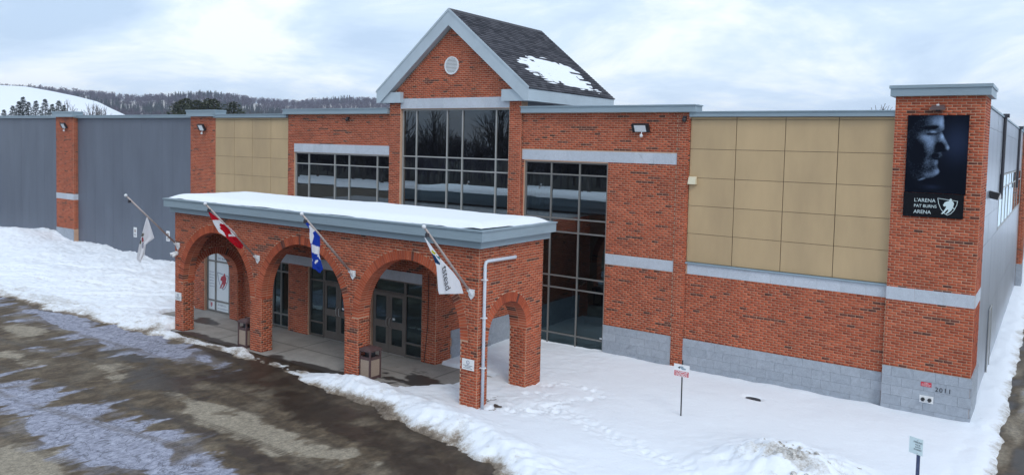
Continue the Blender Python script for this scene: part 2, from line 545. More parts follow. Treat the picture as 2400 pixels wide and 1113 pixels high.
class MB:
    def __init__(self):
        self.v, self.f = [], []

    def box(self, x0, x1, y0, y1, z0, z1):
        n = len(self.v)
        self.v += [(x0, y0, z0), (x1, y0, z0), (x1, y1, z0), (x0, y1, z0), (x0, y0, z1), (x1, y0, z1), (x1, y1, z1), (x0, y1, z1)]
        self.f += [(n, n + 3, n + 2, n + 1), (n + 4, n + 5, n + 6, n + 7), (n, n + 1, n + 5, n + 4), (n + 1, n + 2, n + 6, n + 5), (n + 2, n + 3, n + 7, n + 6), (n + 3, n, n + 4, n + 7)]
        return self

    def hexa(self, pts):
        """8 points: bottom loop 0-3 counter-clockwise from above, top loop 4-7"""
        n = len(self.v)
        self.v += [tuple(p) for p in pts]
        self.f += [(n, n + 3, n + 2, n + 1), (n + 4, n + 5, n + 6, n + 7), (n, n + 1, n + 5, n + 4), (n + 1, n + 2, n + 6, n + 5), (n + 2, n + 3, n + 7, n + 6), (n + 3, n, n + 4, n + 7)]
        return self

    def prism(self, poly, fn, a, b):
        """poly: 2D points; fn(u,v,w)->xyz ; extruded in w from a to b"""
        n = len(self.v)
        m = len(poly)
        self.v += [tuple(fn(u, v, a)) for u, v in poly] + [tuple(fn(u, v, b)) for u, v in poly]
        self.f.append(tuple(range(n, n + m)))
        self.f.append(tuple(range(n + 2 * m - 1, n + m - 1, -1)))
        for i in range(m):
            j = (i + 1) % m
            self.f.append((n + i, n + m + i, n + m + j, n + j))
        return self

    def tube(self, pts, r, seg=8, cap=True):
        pts = [Vector(p) for p in pts]
        rs = r if isinstance(r, (list, tuple)) else [r] * len(pts)
        n0 = len(self.v)
        up = None
        for i, p in enumerate(pts):
            t = (pts[min(i + 1, len(pts) - 1)] - pts[max(i - 1, 0)]).normalized()
            if up is None:
                up = t.orthogonal().normalized()
            up = (up - t * up.dot(t)).normalized()
            s = t.cross(up)
            for k_ in range(seg):
                a = 2 * math.pi * k_ / seg
                self.v.append(tuple(p + (up * math.cos(a) + s * math.sin(a)) * rs[i]))
        for i in range(len(pts) - 1):
            for k_ in range(seg):
                a, b = n0 + i * seg + k_, n0 + i * seg + (k_ + 1) % seg
                self.f.append((a, b, b + seg, a + seg))
        if cap:
            self.f.append(tuple(n0 + k_ for k_ in range(seg - 1, -1, -1)))
            e_ = n0 + (len(pts) - 1) * seg
            self.f.append(tuple(e_ + k_ for k_ in range(seg)))
        return self

    def ball(self, c, r, seg=10, rings=6, sz=1.0):
        n0 = len(self.v)
        for i in range(1, rings):
            th = math.pi * i / rings
            for j in range(seg):
                ph = 2 * math.pi * j / seg
                self.v.append((c[0] + r * math.sin(th) * math.cos(ph), c[1] + r * math.sin(th) * math.sin(ph), c[2] + r * sz * math.cos(th)))
        for i in range(rings - 2):
            for j in range(seg):
                a, b = n0 + i * seg + j, n0 + i * seg + (j + 1) % seg
                self.f.append((a, a + seg, b + seg, b))
        t = len(self.v)
        self.v += [(c[0], c[1], c[2] + r * sz), (c[0], c[1], c[2] - r * sz)]
        l_ = n0 + (rings - 2) * seg
        for j in range(seg):
            self.f.append((t, n0 + j, n0 + (j + 1) % seg))
            self.f.append((t + 1, l_ + (j + 1) % seg, l_ + j))
        return self

    def build(self, name, mat, parent=None, smooth=False, loc=None):
        me = bpy.data.meshes.new(name)
        off = WPOS[parent.name] if parent is not None else Vector(loc or (0, 0, 0))
        me.from_pydata([(a - off.x, b - off.y, c - off.z) for a, b, c in self.v], [], self.f)
        me.materials.append(MATS[mat])
        if smooth:
            me.polygons.foreach_set('use_smooth', [True] * len(me.polygons))
        me.update()
        o = bpy.data.objects.new(name, me)
        if parent is None and loc is not None:
            o.location = loc
        return link(o, parent)


def boxes_mesh(name, B, tones, mat, off):
    """B: (N,6) x0 x1 y0 y1 z0 z1"""
    B = np.asarray(B, float)
    N = len(B)
    idx = [(0, 2, 4), (1, 2, 4), (1, 3, 4), (0, 3, 4), (0, 2, 5), (1, 2, 5), (1, 3, 5), (0, 3, 5)]
    V = np.empty((N, 8, 3))
    for i, (a, b, c) in enumerate(idx):
        V[:, i, 0], V[:, i, 1], V[:, i, 2] = B[:, a], B[:, b], B[:, c]
    V -= np.array(off)
    F = np.array([(0, 3, 2, 1), (4, 5, 6, 7), (0, 1, 5, 4), (1, 2, 6, 5), (2, 3, 7, 6), (3, 0, 4, 7)])
    F = (np.arange(N)[:, None, None] * 8 + F[None]).reshape(-1, 4)
    return quads_mesh(name, V.reshape(-1, 3), F, mat, {'tone': np.repeat(tones, 8)})


def quads_mesh(name, V, F, mat, attrs=None, smooth=False):
    me = bpy.data.meshes.new(name)
    nq = len(F)
    k_ = F.shape[1]
    me.vertices.add(len(V))
    me.vertices.foreach_set('co', np.ascontiguousarray(V, dtype=np.float32).ravel())
    me.loops.add(nq * k_)
    me.loops.foreach_set('vertex_index', np.ascontiguousarray(F, dtype=np.int32).ravel())
    me.polygons.add(nq)
    me.polygons.foreach_set('loop_start', np.arange(0, nq * k_, k_, dtype=np.int32))
    if smooth:
        me.polygons.foreach_set('use_smooth', np.ones(nq, dtype=bool))
    me.update(calc_edges=True)
    for an, val in (attrs or {}).items():
        at = me.attributes.new(an, 'FLOAT', 'POINT')
        at.data.foreach_set('value', np.ascontiguousarray(val, dtype=np.float32))
    if mat:
        me.materials.append(MATS[mat])
    return me


def obj_from(name, me, parent=None, loc=None):
    o = bpy.data.objects.new(name, me)
    if loc is not None:
        o.location = loc
    return link(o, parent)


def vnoise(x, y, seed=0):
    x = np.asarray(x, float)
    y = np.asarray(y, float)
    xi, yi = np.floor(x).astype(np.int64), np.floor(y).astype(np.int64)
    fx, fy = x - xi, y - yi
    fx = fx * fx * (3 - 2 * fx)
    fy = fy * fy * (3 - 2 * fy)

    def h(a, b):
        n = (a * 374761393 + b * 668265263 + seed * 1442695041) & 0xFFFFFFFF
        n = ((n ^ (n >> 13)) * 1274126177) & 0xFFFFFFFF
        n = n ^ (n >> 16)
        return (n & 0xFFFF) / 65535.0
    return (h(xi, yi) * (1 - fx) + h(xi + 1, yi) * fx) * (1 - fy) + (h(xi, yi + 1) * (1 - fx) + h(xi + 1, yi + 1) * fx) * fy


def fbm(x, y, seed=0, oct_=4, gain=0.5):
    s, a, t = 0, 1.0, 0
    for o_ in range(oct_):
        s = s + a * vnoise(x * 2 ** o_ + 17.3 * o_, y * 2 ** o_ - 9.1 * o_, seed + o_)
        t += a
        a *= gain
    return s / t


def sstep(a, b, x):
    t = np.clip((x - a) / (b - a), 0, 1)
    return t * t * (3 - 2 * t)


# ------------------------------------------------------------------ bricks
CH, BL, JT = 0.0698, 0.2005, 0.0140
ALLB = 0


def tone_run(n, rng):
    t = np.clip(rng.normal(0.55, 0.21, n), 0.16, 1.0)
    dark = False
    for i in range(n):
        dark = (rng.random() < 0.33) if dark else (rng.random() < 0.042)
        if dark:
            t[i] = rng.uniform(0.0, 0.13)
    return t


def brick_rows(z0, z1, intervals, seed=0):
    rng = np.random.default_rng(seed)
    n = max(1, round((z1 - z0) / CH))
    ch = (z1 - z0) / n
    out = []
    for k_ in range(n):
        za, zb = z0 + k_ * ch + JT / 2, z0 + (k_ + 1) * ch - JT / 2
        zm = (za + zb) / 2
        for (a, b) in (intervals(zm) if callable(intervals) else intervals):
            if b - a < 0.03:
                continue
            off = (k_ % 2) * BL / 2
            i0 = math.floor((a - off) / BL)
            cuts = []
            i = i0
            while off + i * BL < b:
                s, e_ = max(a, off + i * BL), min(b, off + (i + 1) * BL)
                if e_ - s > 0.035:
                    cuts.append((s, e_))
                i += 1
            tn = tone_run(len(cuts), rng)
            for (s, e_), t in zip(cuts, tn):
                out.append((s + JT / 2, e_ - JT / 2, za, zb, t))
    return out


def bricks_boxes(rows, plane, at, out_sign, proud=0.0045, depth=0.03):
    """plane 'y': wall facing +-Y at y=at ; plane 'x': wall facing +-X at x=at"""
    r = np.array(rows)
    if len(r) == 0:
        return np.zeros((0, 6)), np.zeros(0)
    jit = RNG.uniform(-0.0015, 0.0025, len(r))
    o = at + out_sign * (proud + jit)
    i = np.full(len(r), at - out_sign * depth)
    lo, hi = np.minimum(o, i), np.maximum(o, i)
    if plane == 'y':
        B = np.stack([r[:, 0], r[:, 1], lo, hi, r[:, 2], r[:, 3]], 1)
    else:
        B = np.stack([lo, hi, r[:, 0], r[:, 1], r[:, 2], r[:, 3]], 1)
    return B, r[:, 4]


def brickwork(parent, sets, name='brickwork'):
    B = np.concatenate([s[0] for s in sets])
    T = np.concatenate([s[1] for s in sets])
    me = boxes_mesh(name, B, T, 'brick', WPOS[parent.name])
    o = obj_from(name, me, parent)
    o['kind'] = 'stuff'
    return o


BCACHE = {}


def single_bricks(parent, B, T, name='brick', mat='brick'):
    off = WPOS[parent.name]
    for b, t in zip(B, T):
        w = (round(b[1] - b[0], 3), round(b[3] - b[2], 2), round(b[5] - b[4], 3))
        tq = round(float(t) * 12) / 12
        key = w + (tq, mat)
        if key not in BCACHE:
            BCACHE[key] = boxes_mesh(name, [(-w[0] / 2, w[0] / 2, -w[1] / 2, w[1] / 2, -w[2] / 2, w[2] / 2)], np.array([tq]), mat, (0, 0, 0))
        o = bpy.data.objects.new(name, BCACHE[key])
        o.location = (float((b[0] + b[1]) / 2 - off.x), float((b[2] + b[3]) / 2 - off.y), float((b[4] + b[5]) / 2 - off.z))
        COL.objects.link(o)
        o.parent = parent


def stones(parent, plane, at, out_sign, s0, s1, zrows, length, mat='granite', depth=0.05, name='stone_block', gap=0.004, proud=0.012):
    """courses of separate stone blocks in front of a wall"""
    for k_, (za, zb) in enumerate(zrows):
        off = (k_ % 2) * length / 2
        i = math.floor((s0 - off) / length)
        while off + i * length < s1 - 0.02:
            a, b = max(s0, off + i * length), min(s1, off + (i + 1) * length)
            if b - a > 0.06:
                o_, i_ = at + out_sign * (proud + random.uniform(-.002, .003)), at - out_sign * depth
                lo, hi = min(o_, i_), max(o_, i_)
                mb = MB()
                if plane == 'y':
                    mb.box(a + gap / 2, b - gap / 2, lo, hi, za + gap / 2, zb - gap / 2)
                else:
                    mb.box(lo, hi, a + gap / 2, b - gap / 2, za + gap / 2, zb - gap / 2)
                mb.build(name, mat, parent)
            i += 1


def text_part(name, txt, size, mat, parent, origin, ux, uy, extrude=0.002, width=None, align='CENTER', bold=0.0):
    """flat lettering: origin = centre (or left) of the baseline, ux/uy world directions of the text axes"""
    cu = bpy.data.curves.new(name, 'FONT')
    cu.body = txt
    cu.size = size
    cu.extrude = extrude
    cu.offset = bold
    cu.align_x = align
    tmp = bpy.data.objects.new(name + '_tmp', cu)
    COL.objects.link(tmp)
    dg = bpy.context.evaluated_depsgraph_get()
    me = bpy.data.meshes.new_from_object(tmp.evaluated_get(dg))
    COL.objects.unlink(tmp)
    bpy.data.objects.remove(tmp)
    bpy.data.curves.remove(cu)
    ux, uy = Vector(ux), Vector(uy)
    uz = ux.cross(uy).normalized()
    k_ = 1.0
    if width:
        xs = [v.co.x for v in me.vertices]
        k_ = width / max(1e-6, max(xs) - min(xs))
    off = WPOS[parent.name] if parent is not None else Vector((0, 0, 0))
    for v in me.vertices:
        p = Vector(origin) + ux * v.co.x * k_ + uy * v.co.y + uz * v.co.z
        v.co = p - off
    me.materials.clear()
    me.materials.append(MATS[mat])
    return obj_from(name, me, parent)


def window(parent, xs, zs, y, rowmats, frame='frame_metal', fw_=0.05, mw=0.045, depth=0.10, name='window', axis='y', film=None):
    """glazed screen facing -Y (axis y) or +X (axis x); xs, zs bottom-to-top grid lines"""
    def bx(mb, a, b, d0, d1, z0, z1):
        if axis == 'y':
            mb.box(a, b, y + d0, y + d1, z0, z1)
        else:
            mb.box(y - d1, y - d0, a, b, z0, z1)
    mb = MB()
    x0, x1, z0, z1 = xs[0], xs[-1], zs[0], zs[-1]
    bx(mb, x0, x0 + fw_, 0, depth, z0, z1)
    bx(mb, x1 - fw_, x1, 0, depth, z0, z1)
    bx(mb, x0 + fw_, x1 - fw_, 0, depth, z0, z0 + fw_)
    bx(mb, x0 + fw_, x1 - fw_, 0, depth, z1 - fw_, z1)
    w = mb.build(name, frame, parent)
    for z in zs[1:-1]:
        mb = MB()
        bx(mb, x0 + fw_, x1 - fw_, 0.006, depth - .01, z - mw / 2, z + mw / 2)
        mb.build('transom', frame, w)
    for x in xs[1:-1]:
        ze = [z0 + fw_] + [z for z in zs[1:-1]] + [z1 - fw_]
        mb = MB()
        bx(mb, x - mw / 2, x + mw / 2, 0.002, depth - .014, z0 + fw_, z1 - fw_)
        mb.build('mullion', frame, w)
    for i in range(len(xs) - 1):
        for j in range(len(zs) - 1):
            a = xs[i] + (fw_ if i == 0 else mw / 2)
            b = xs[i + 1] - (fw_ if i == len(xs) - 2 else mw / 2)
            c = zs[j] + (fw_ if j == 0 else mw / 2)
            d = zs[j + 1] - (fw_ if j == len(zs) - 2 else mw / 2)
            mb = MB()
            t = random.uniform(-.0015, .0015)
            bx(mb, a, b, depth * .45 + t, depth * .45 + 0.012 + t, c, d)
            tl = [random.uniform(-.005, .005) for _ in range(3)]
            for q in range(8):                        # every pane sits a hair out of true
                vx_, vy_, vz_ = mb.v[q]
                s_ = ((vx_ if axis == 'y' else vy_) - a) / (b - a)
                sh = tl[0] * s_ + tl[1] * (vz_ - c) / (d - c)
                mb.v[q] = (vx_, vy_ + sh, vz_) if axis == 'y' else (vx_ + sh, vy_, vz_)
            mb.build('pane', rowmats[j], w)
    return w


def arch_solid(mb, s0, s1, z1, openings, t0, t1, fn, z0=0.0, N=40):
    """wall from s0..s1, z0..z1 with semicircular-arched openings (sa, sb, spring); fn(s, z, t)->xyz"""
    def hx(sa, sb, za, zb, zc_, zd):      # bottom z at sa=za, sb=zb ; top zc_, zd
        mb.hexa([fn(sa, za, t0), fn(sb, zb, t0), fn(sb, zb, t1), fn(sa, za, t1), fn(sa, zc_, t0), fn(sb, zd, t0), fn(sb, zd, t1), fn(sa, zc_, t1)])
    cur = s0
    for sa, sb, sp in openings:
        hx(cur, sa, z0, z0, z1, z1)
        r = (sb - sa) / 2
        c = (sa + sb) / 2
        prev = (sa, sp)
        for i in range(1, N + 1):
            a = math.pi * (1 - i / N)
            q = (c + r * math.cos(a), sp + r * math.sin(a))
            hx(prev[0], q[0], prev[1], q[1], z1, z1)
            prev = q
        cur = sb
    hx(cur, s1, z0, z0, z1, z1)


def voussoirs(sa, sb, sp, r_add, fn, t0, t1, proud=0.0, gap=0.017):
    """ring of wedge bricks round an arch; returns list of 8-point wedges"""
    r = (sb - sa) / 2
    c = (sa + sb) / 2
    n = int(round(math.pi * r / 0.078))
    out = []
    for i in range(n):
        a0 = math.pi * (1 - i / n)
        a1 = math.pi * (1 - (i + 1) / n)
        ri, ro = r - 0.004, r + r_add
        gi, go = gap / 2 / ri, gap / 2 / ro
        P = lambda rad, a, t: fn(c + rad * math.cos(a), sp + rad * math.sin(a), t)
        out.append([P(ri, a0 - gi, t0), P(ri, a1 + gi, t0), P(ri, a1 + gi, t1), P(ri, a0 - gi, t1),
                    P(ro, a0 - go, t0), P(ro, a1 + go, t0), P(ro, a1 + go, t1), P(ro, a0 - go, t1)])
    return out


def tone_attr(me, t):
    at = me.attributes.new('tone', 'FLOAT', 'POINT')
    at.data.foreach_set('value', np.full(len(me.vertices), t, dtype=np.float32) if np.isscalar(t) else np.asarray(t, dtype=np.float32))

# ================================================================== GROUND
def sheet(name, x0, x1, y0, y1, z, mat, attrs=None):
    V = np.array([(x0, y0, z), (x1, y0, z), (x1, y1, z), (x0, y1, z)], float)
    me = quads_mesh(name, V, np.array([[0, 1, 2, 3]]), mat, attrs)
    o = obj_from(name, me)
    o['kind'] = 'structure'
    return o


sheet('snowy_ground', -2600, 2600, -2600, 2600, -0.16, 'snow')
sheet('parking_lot', -140, 90, -57, 2.0, -0.05, 'asphalt')
sheet('lawn', -11.2, 0.4, -6.4, 0.2, -0.04, 'lawn')

EDGE_X = [-75, -45, -38, -33.75, -29, -26, -21.6, -19.8, -17.6, -14.56, -11.6, -9.1, -7.3, -4.5, -2, 0.4, 3]
EDGE_Y = [-7.2, -7.6, -8.0, -8.15, -8.25, -8.0, -7.75, -7.6, -7.72, -8.08, -8.5, -8.95, -9.55, -11.0, -12.6, -14.5, -17]


def grid(x0, x1, y0, y1, st, sty=None):
    nx, ny = int((x1 - x0) / st) + 1, int((y1 - y0) / (sty or st)) + 1
    gx, gy = np.meshgrid(np.linspace(x0, x1, nx), np.linspace(y0, y1, ny))
    i = np.arange(nx * ny).reshape(ny, nx)
    F = np.stack([i[:-1, :-1], i[:-1, 1:], i[1:, 1:], i[1:, :-1]], -1).reshape(-1, 4)
    return gx.ravel(), gy.ravel(), F


# ---- asphalt in front of the arena: ice, dried and wet patches
def blobs(x, y, lst):
    s = np.zeros_like(x)
    for bx_, by_, rx, ry, w in lst:
        s = np.maximum(s, w * np.exp(-(((x - bx_) / rx) ** 2 + ((y - by_) / ry) ** 2)))
    return s


ax, ay, aF = grid(-50, -3.5, -17, -6.3, 0.05)
warp = fbm(ax * .8, ay * .8, 15, 3) - .5
warp2 = fbm(ax * .7 + 31, ay * .9, 16, 3) - .5
bxw, byw = ax + 1.9 * warp, ay + 1.0 * warp2
teeth = fbm(ax * 2.0 + .8 * warp, ay * 0.42, 3, 5, 0.55) - 0.5
rag = fbm(ax * 5.0, ay * 2.4, 5, 6, 0.72) - 0.5
edge_a = np.interp(ax, EDGE_X, EDGE_Y)
ice_f = blobs(bxw, byw, [(-19.6, -13.6, 2.6, 1.25, 1.0), (-17.0, -13.6, 2.6, 1.35, 1.05), (-14.4, -13.4, 2.6, 1.15, 1.05), (-12.0, -13.5, 1.8, 1.05, 1.0), (-22.0, -13.9, 1.6, .8, .8),
                       (-27.5, -8.7, 4.5, 0.9, 1.0), (-23.6, -8.6, 2.6, 1.25, 1.05), (-21.2, -8.4, 2.2, 0.9, 1.0), (-19.2, -8.35, 1.6, 0.75, .85), (-23.4, -10.9, 0.7, 0.5, .8),
                       (-34, -9.2, 5, 1.2, .9), (-45, -9.5, 6, 1.5, .8)])
dry_f = blobs(bxw, byw, [(-26.4, -10.2, 1.6, 0.75, 1.0), (-25.8, -9.2, 0.8, 0.35, .7), (-23.6, -11.9, 1.2, 0.5, .9), (-15.9, -10.75, 1.1, 0.45, 1.0), (-14.2, -10.95, 1.8, 0.62, 1.2), (-12.4, -11.1, 1.7, 0.58, 1.15), (-10.8, -10.8, 0.9, .35, .9),
                       (-20.4, -10.6, 1.3, 0.35, .75), (-15.0, -15.0, 1.8, 0.8, 1.0), (-30, -10.8, 2, .8, .8), (-18.5, -15.6, 2, .8, .8)])
wet_f = blobs(bxw, byw, [(-24.5, -9.8, 1.0, .35, .8), (-21.3, -9.7, 2.2, 0.7, .9), (-18.0, -10.3, 2.2, 0.9, 1.0), (-16.4, -8.7, 2.2, 0.9, 1.05), (-13.4, -9.2, 2.2, 0.75, 1.1), (-10.7, -9.7, 2.0, 0.6, 1.1), (-8.8, -10.4, 1.5, .9, 1.0),
                       (-15.6, -11.9, 2.5, 0.4, .9), (-11.8, -12.0, 2.2, .4, .9), (-13.5, -13.75, .6, .35, .5), (-15.3, -14.0, .7, .3, .5), (-10, -12, 2, .7, .7)])
ice = sstep(0.44, 0.58, ice_f + 1.35 * teeth + 0.55 * rag)
dry = sstep(0.40, 0.70, dry_f + 0.55 * teeth + 1.0 * rag) * .92 + .25 * sstep(.5, .75, fbm(ax * 1.3, ay * 1.3, 17, 4))
wet = sstep(0.40, 0.75, wet_f + 0.60 * teeth + 0.8 * rag)
for (tx0, ty0, tx1, ty1) in ((-27, -10.9, -9, -10.2), (-27, -12.3, -8, -11.6), (-24, -9.5, -10, -9.35), (-30, -13.5, -9, -12.6), (-30, -14.9, -9, -13.9)):
    dl = np.abs(ay - (ty0 + (ty1 - ty0) * (ax - tx0) / (tx1 - tx0)) - .35 * np.sin(ax * .35 + ty0) - .08 * rag)
    tk = sstep(.15, .07, np.abs(dl - .0)) * sstep(.36, .52, fbm(ax * .8 + ty0, ay * 2, 18, 3)) * (.55 + .45 * np.sin(ax * 60))
    wet = np.maximum(wet, .8 * tk)
    ice = ice * (1 - .75 * tk)
    dry = dry * (1 - .6 * tk)
near_bank = sstep(0.9, 0.1, edge_a - ay + 0.5 * rag)
wet = np.maximum(wet, near_bank * 0.9 * (ax > -21))
ice = ice * (1 - 0.8 * sstep(0.45, 0.6, fbm(ax * 1.1 + 40, ay * .4, 9, 4) * (ice_f < .75)))
az = -0.012 + 0.012 * (fbm(ax * .5, ay * .5, 21, 3) - .5)
me = quads_mesh('driveway', np.stack([ax, ay, az], 1), aF, 'asphalt', {'ice': ice, 'dry': dry, 'wet': wet * (1 - np.clip(dry, 0, 1))}, True)
o = obj_from('driveway', me)
o['kind'] = 'structure'

# service lane along the right-hand side wall
rx_, ry_, rF = grid(0.55, 7.5, -12, 60, 0.12, 0.3)
rr_ = fbm(rx_ * 1.6, ry_ * 0.5, 31, 5, .6)
me = quads_mesh('service_lane', np.stack([rx_, ry_, np.full_like(rx_, -0.02)], 1), rF, 'asphalt',
                {'ice': sstep(.60, .68, rr_) * .5, 'dry': sstep(.38, .62, rr_) * .85, 'wet': sstep(.44, .36, rr_)}, True)
o = obj_from('service_lane', me)
o['kind'] = 'structure'

# ---- concrete slab under the portico
sx_, sy_, sF = grid(-26.2, -9.6, -7.05, -4.35, 0.05)
sn = fbm(sx_ * 1.3, sy_ * 1.6, 41, 5, .6) - .5
sw = np.maximum(blobs(sx_, sy_, [(-23.3, -5.6, 1.0, .45, .9), (-12.6, -5.9, .9, .5, 1.0), (-13.1, -6.3, .8, .3, .8), (-22.6, -4.75, .4, .12, .7), (-11, -6.3, 1.5, .8, .9)]),
                sstep(-6.45, -7.0, sy_) * (0.55 + 0.35 * np.sin(sx_ * 1.1)) + .1 * (sx_ > -18))
wets = sstep(.48, .55, sw + 1.1 * sn)
spots = sstep(.70, .74, fbm(sx_ * 5, sy_ * 6, 44, 3)) * (sx_ > -14.2)
wets = np.maximum(wets, spots * sstep(-4.9, -5.6, sy_))
for jx in (-20.9, -18.0, -15.2, -12.6):
    wets = np.maximum(wets, 0.75 * (np.abs(sx_ - jx) < 0.03))
wets = np.maximum(wets, 0.75 * (np.abs(sy_ + 5.75) < 0.03))
me = quads_mesh('entrance_slab', np.stack([sx_, sy_, np.full_like(sx_, 0.004)], 1), sF, 'concrete', {'wet': wets})
o = obj_from('entrance_slab', me)
o['kind'] = 'structure'


# ---- the lying snow: one height field
def snow_height(x, y):
    edge = np.interp(x, EDGE_X, EDGE_Y)
    rag_ = fbm(x * 2.3, y * 2.3, 51, 4, .55) - .5
    d_in = y - (edge + 0.55 * rag_)                      # metres inside the snow line
    base = sstep(0.0, 0.55, d_in) * 0.075
    bank = sstep(-15.4, -13.6, x) * np.exp(-((d_in - 0.75) / 0.55) ** 2) * 0.22 * (0.7 + 0.7 * fbm(x * .9, y * .9, 52, 3))
    bank *= 1 - 0.35 * sstep(-9, -6, x)
    und = 0.11 * (fbm(x * .5, y * .5, 53, 4) - .5)
    und = und - .07 * np.exp(-((y + .03) / .13) ** 2) * (x > -13) * (.5 + fbm(x * 2.1, y, 64, 3))
    und = und + .07 * np.exp(-((y + .35) / .3) ** 2) * (fbm(x * 1.3, y * .5, 65, 3) - .45) * (x > -13)
    lump = (fbm(x * 5.5, y * 5.5, 54, 4, .6) - .5)
    rough = np.where(x < -23, 0.13, 0.05) * lump * (1 - .75 * sstep(-9.6, -8.8, x) * sstep(-8.6, -7.4, y - 0 * x + .0))
    rough = rough + 0.10 * lump * np.exp(-((d_in - .6) / .6) ** 2) * (x > -15)
    h = base + bank + und * sstep(.3, 1, d_in) + rough * sstep(0, .5, d_in)
    # heaped snow in front of the grey wall
    left = sstep(-23.0, -25.5, x)
    heap = 0.62 * np.exp(-((x + 50) / 5.5) ** 2) + 0.22 * np.exp(-((x + 41) / 5) ** 2) + .12
    prof = sstep(-7.2, -2.2, y) * (0.75 + .5 * fbm(x * .5, y * .5, 56, 3))
    h = h + left * heap * prof
    h = h + left * 0.40 * np.exp(-((x + 47.5) / 2.3) ** 2 - ((y + 2.0) / 1.4) ** 2)
    h = h + left * .50 * (fbm(x * .6, y * .6, 66, 5, .52) - .5) * sstep(-7.5, -4, y)
    h = h + left * 0.25 * np.exp(-((x + 55) / 3) ** 2 - ((y + 2.5) / 2) ** 2)
    # ploughed ridge by the left pillar
    h = h + 0.20 * np.exp(-((x + 24.3) / 1.7) ** 2 - ((y + 6.9) / .55) ** 2) * (1 + .8 * lump)
    # dirty heap right of centre
    h = h + 0.48 * np.exp(-(((x + 2.75) / 1.6) ** 2 + ((y + 6.2) / 1.45) ** 2) ** 1.2) * (0.8 + .55 * fbm(x * 1.8, y * 1.8, 59, 3)) 
    h = h + .46 * (fbm(x * 3.0, y * 3.0, 69, 4, .6) - .5) * np.exp(-((x + 2.7) / 1.5) ** 2 - ((y + 6.3) / 1.3) ** 2)
    # slab stays clear
    slab = np.maximum(sstep(-23.35, -23.0, x), sstep(-25.75, -25.35, x + .5 * rag_) * sstep(-6.1, -5.8, y + .4 * rag_)) * sstep(-12.0, -12.7, x + .7 * rag_ - .45 * (y + 6)) * sstep(-7.35, -6.95, y + .35 * rag_) * sstep(-4.15, -4.35, y)
    slab = np.maximum(slab, 1.0 * ((x > -26.35) & (x < -13.5) & (y > -4.42)))
    h = h - 0.5 * slab
    thin = sstep(-23.0, -21.5, x) * sstep(-14.9, -16.0, x)
    rg2 = fbm(x * 3.2, y * 5.0, 67, 4, .6) - .5
    h = h * (1 - thin) + thin * (.036 * np.exp(-((d_in - .42) / .40) ** 2) * sstep(-16.8, -20.6, x + 1.8 * rg2) + .055 * rg2 - .013 - .06 * slab - .3 * (slab > .6))
    h = h + .17 * np.exp(-((x + 19.05) / .45) ** 2 - ((y + 7.15) / .22) ** 2)
    # trodden, thin and spotted at the right end of the slab
    tr = np.exp(-((x + 11.0) / 1.2) ** 2 - ((y + 5.7) / .9) ** 2)
    h = h * (1 - .7 * tr) + tr * .10 * (fbm(x * 4.5, y * 5.5, 60, 3) - .42)
    # the strip beside the right-hand wall
    strip = sstep(-0.12, 0.02, x)
    lane = 0.78 + .30 * (fbm(y * .9, x * 0 + 3, 61, 4, .6) - .5)
    hs = 0.10 * sstep(lane + .05, lane - .45, x) * (.65 + .7 * fbm(x * 3, y * 1.2, 62, 3)) - .08 * sstep(lane - .1, lane + .05, x) + .02 * lump * sstep(lane, lane - .3, x)
    h = h * (1 - strip) + hs * strip
    # small hole in the snow
    h = h - .10 * np.exp(-((x + 4.82) / .22) ** 4 - ((y + 1.63) / .13) ** 4)
    h = h - .10 * sstep(.10, -.12, d_in) * (strip < .5)
    return h, d_in, slab, thin


STEPS = []


def trail(pts, n, jitter=.10):
    pts = [Vector(p) for p in pts]
    L = [0]
    for a, b in zip(pts, pts[1:]):
        L.append(L[-1] + (b - a).length)
    for i in range(n):
        s = L[-1] * (i + .5) / n
        for j in range(len(pts) - 1):
            if s <= L[j + 1]:
                q = pts[j].lerp(pts[j + 1], (s - L[j]) / (L[j + 1] - L[j]))
                STEPS.append((q.x + random.uniform(-jitter, jitter), q.y + random.uniform(-jitter, jitter), random.uniform(.06, .10), random.uniform(.01, .035)))
                break


TR1 = [(-9.8, -6.6), (-8.8, -5.8), (-8.04, -5.6), (-7, -6.2), (-5.6, -6.8), (-4.5, -7.15), (-3.4, -7.9)]
TR2 = [(-9.9, -4.3), (-9.3, -3.75), (-8.6, -3.7), (-8.0, -4.2), (-8.5, -5.0), (-8.8, -5.8)]
TR3 = [(-10.2, -6.2), (-9.2, -6.3), (-8.6, -6.0)]
trail(TR1, 40, .16)
trail(TR2, 24, .10)
trail(TR3, 12, .25)
trail([(-9.8, -5.2), (-9.1, -4.8), (-8.8, -5.5)], 14, .3)


def poly_dist(x, y, pts):
    d = np.full(x.shape, 99.)
    for (x0, y0), (x1, y1) in zip(pts, pts[1:]):
        t = np.clip(((x - x0) * (x1 - x0) + (y - y0) * (y1 - y0)) / ((x1 - x0) ** 2 + (y1 - y0) ** 2), 0, 1)
        d = np.minimum(d, np.hypot(x - x0 - t * (x1 - x0), y - y0 - t * (y1 - y0)))
    return d


GROOVES = []
for i in range(26):
    gx0, gy0 = random.uniform(-42, -27.5), random.uniform(-7.0, -3.6)
    L_ = random.uniform(1.2, 4.5)
    an = math.atan2(2.7, 5.4) + random.uniform(-.12, .12)
    GROOVES.append(((gx0, gy0), (gx0 + L_ * math.cos(an), gy0 + L_ * math.sin(an)), random.uniform(.06, .11), random.uniform(.07, .14)))


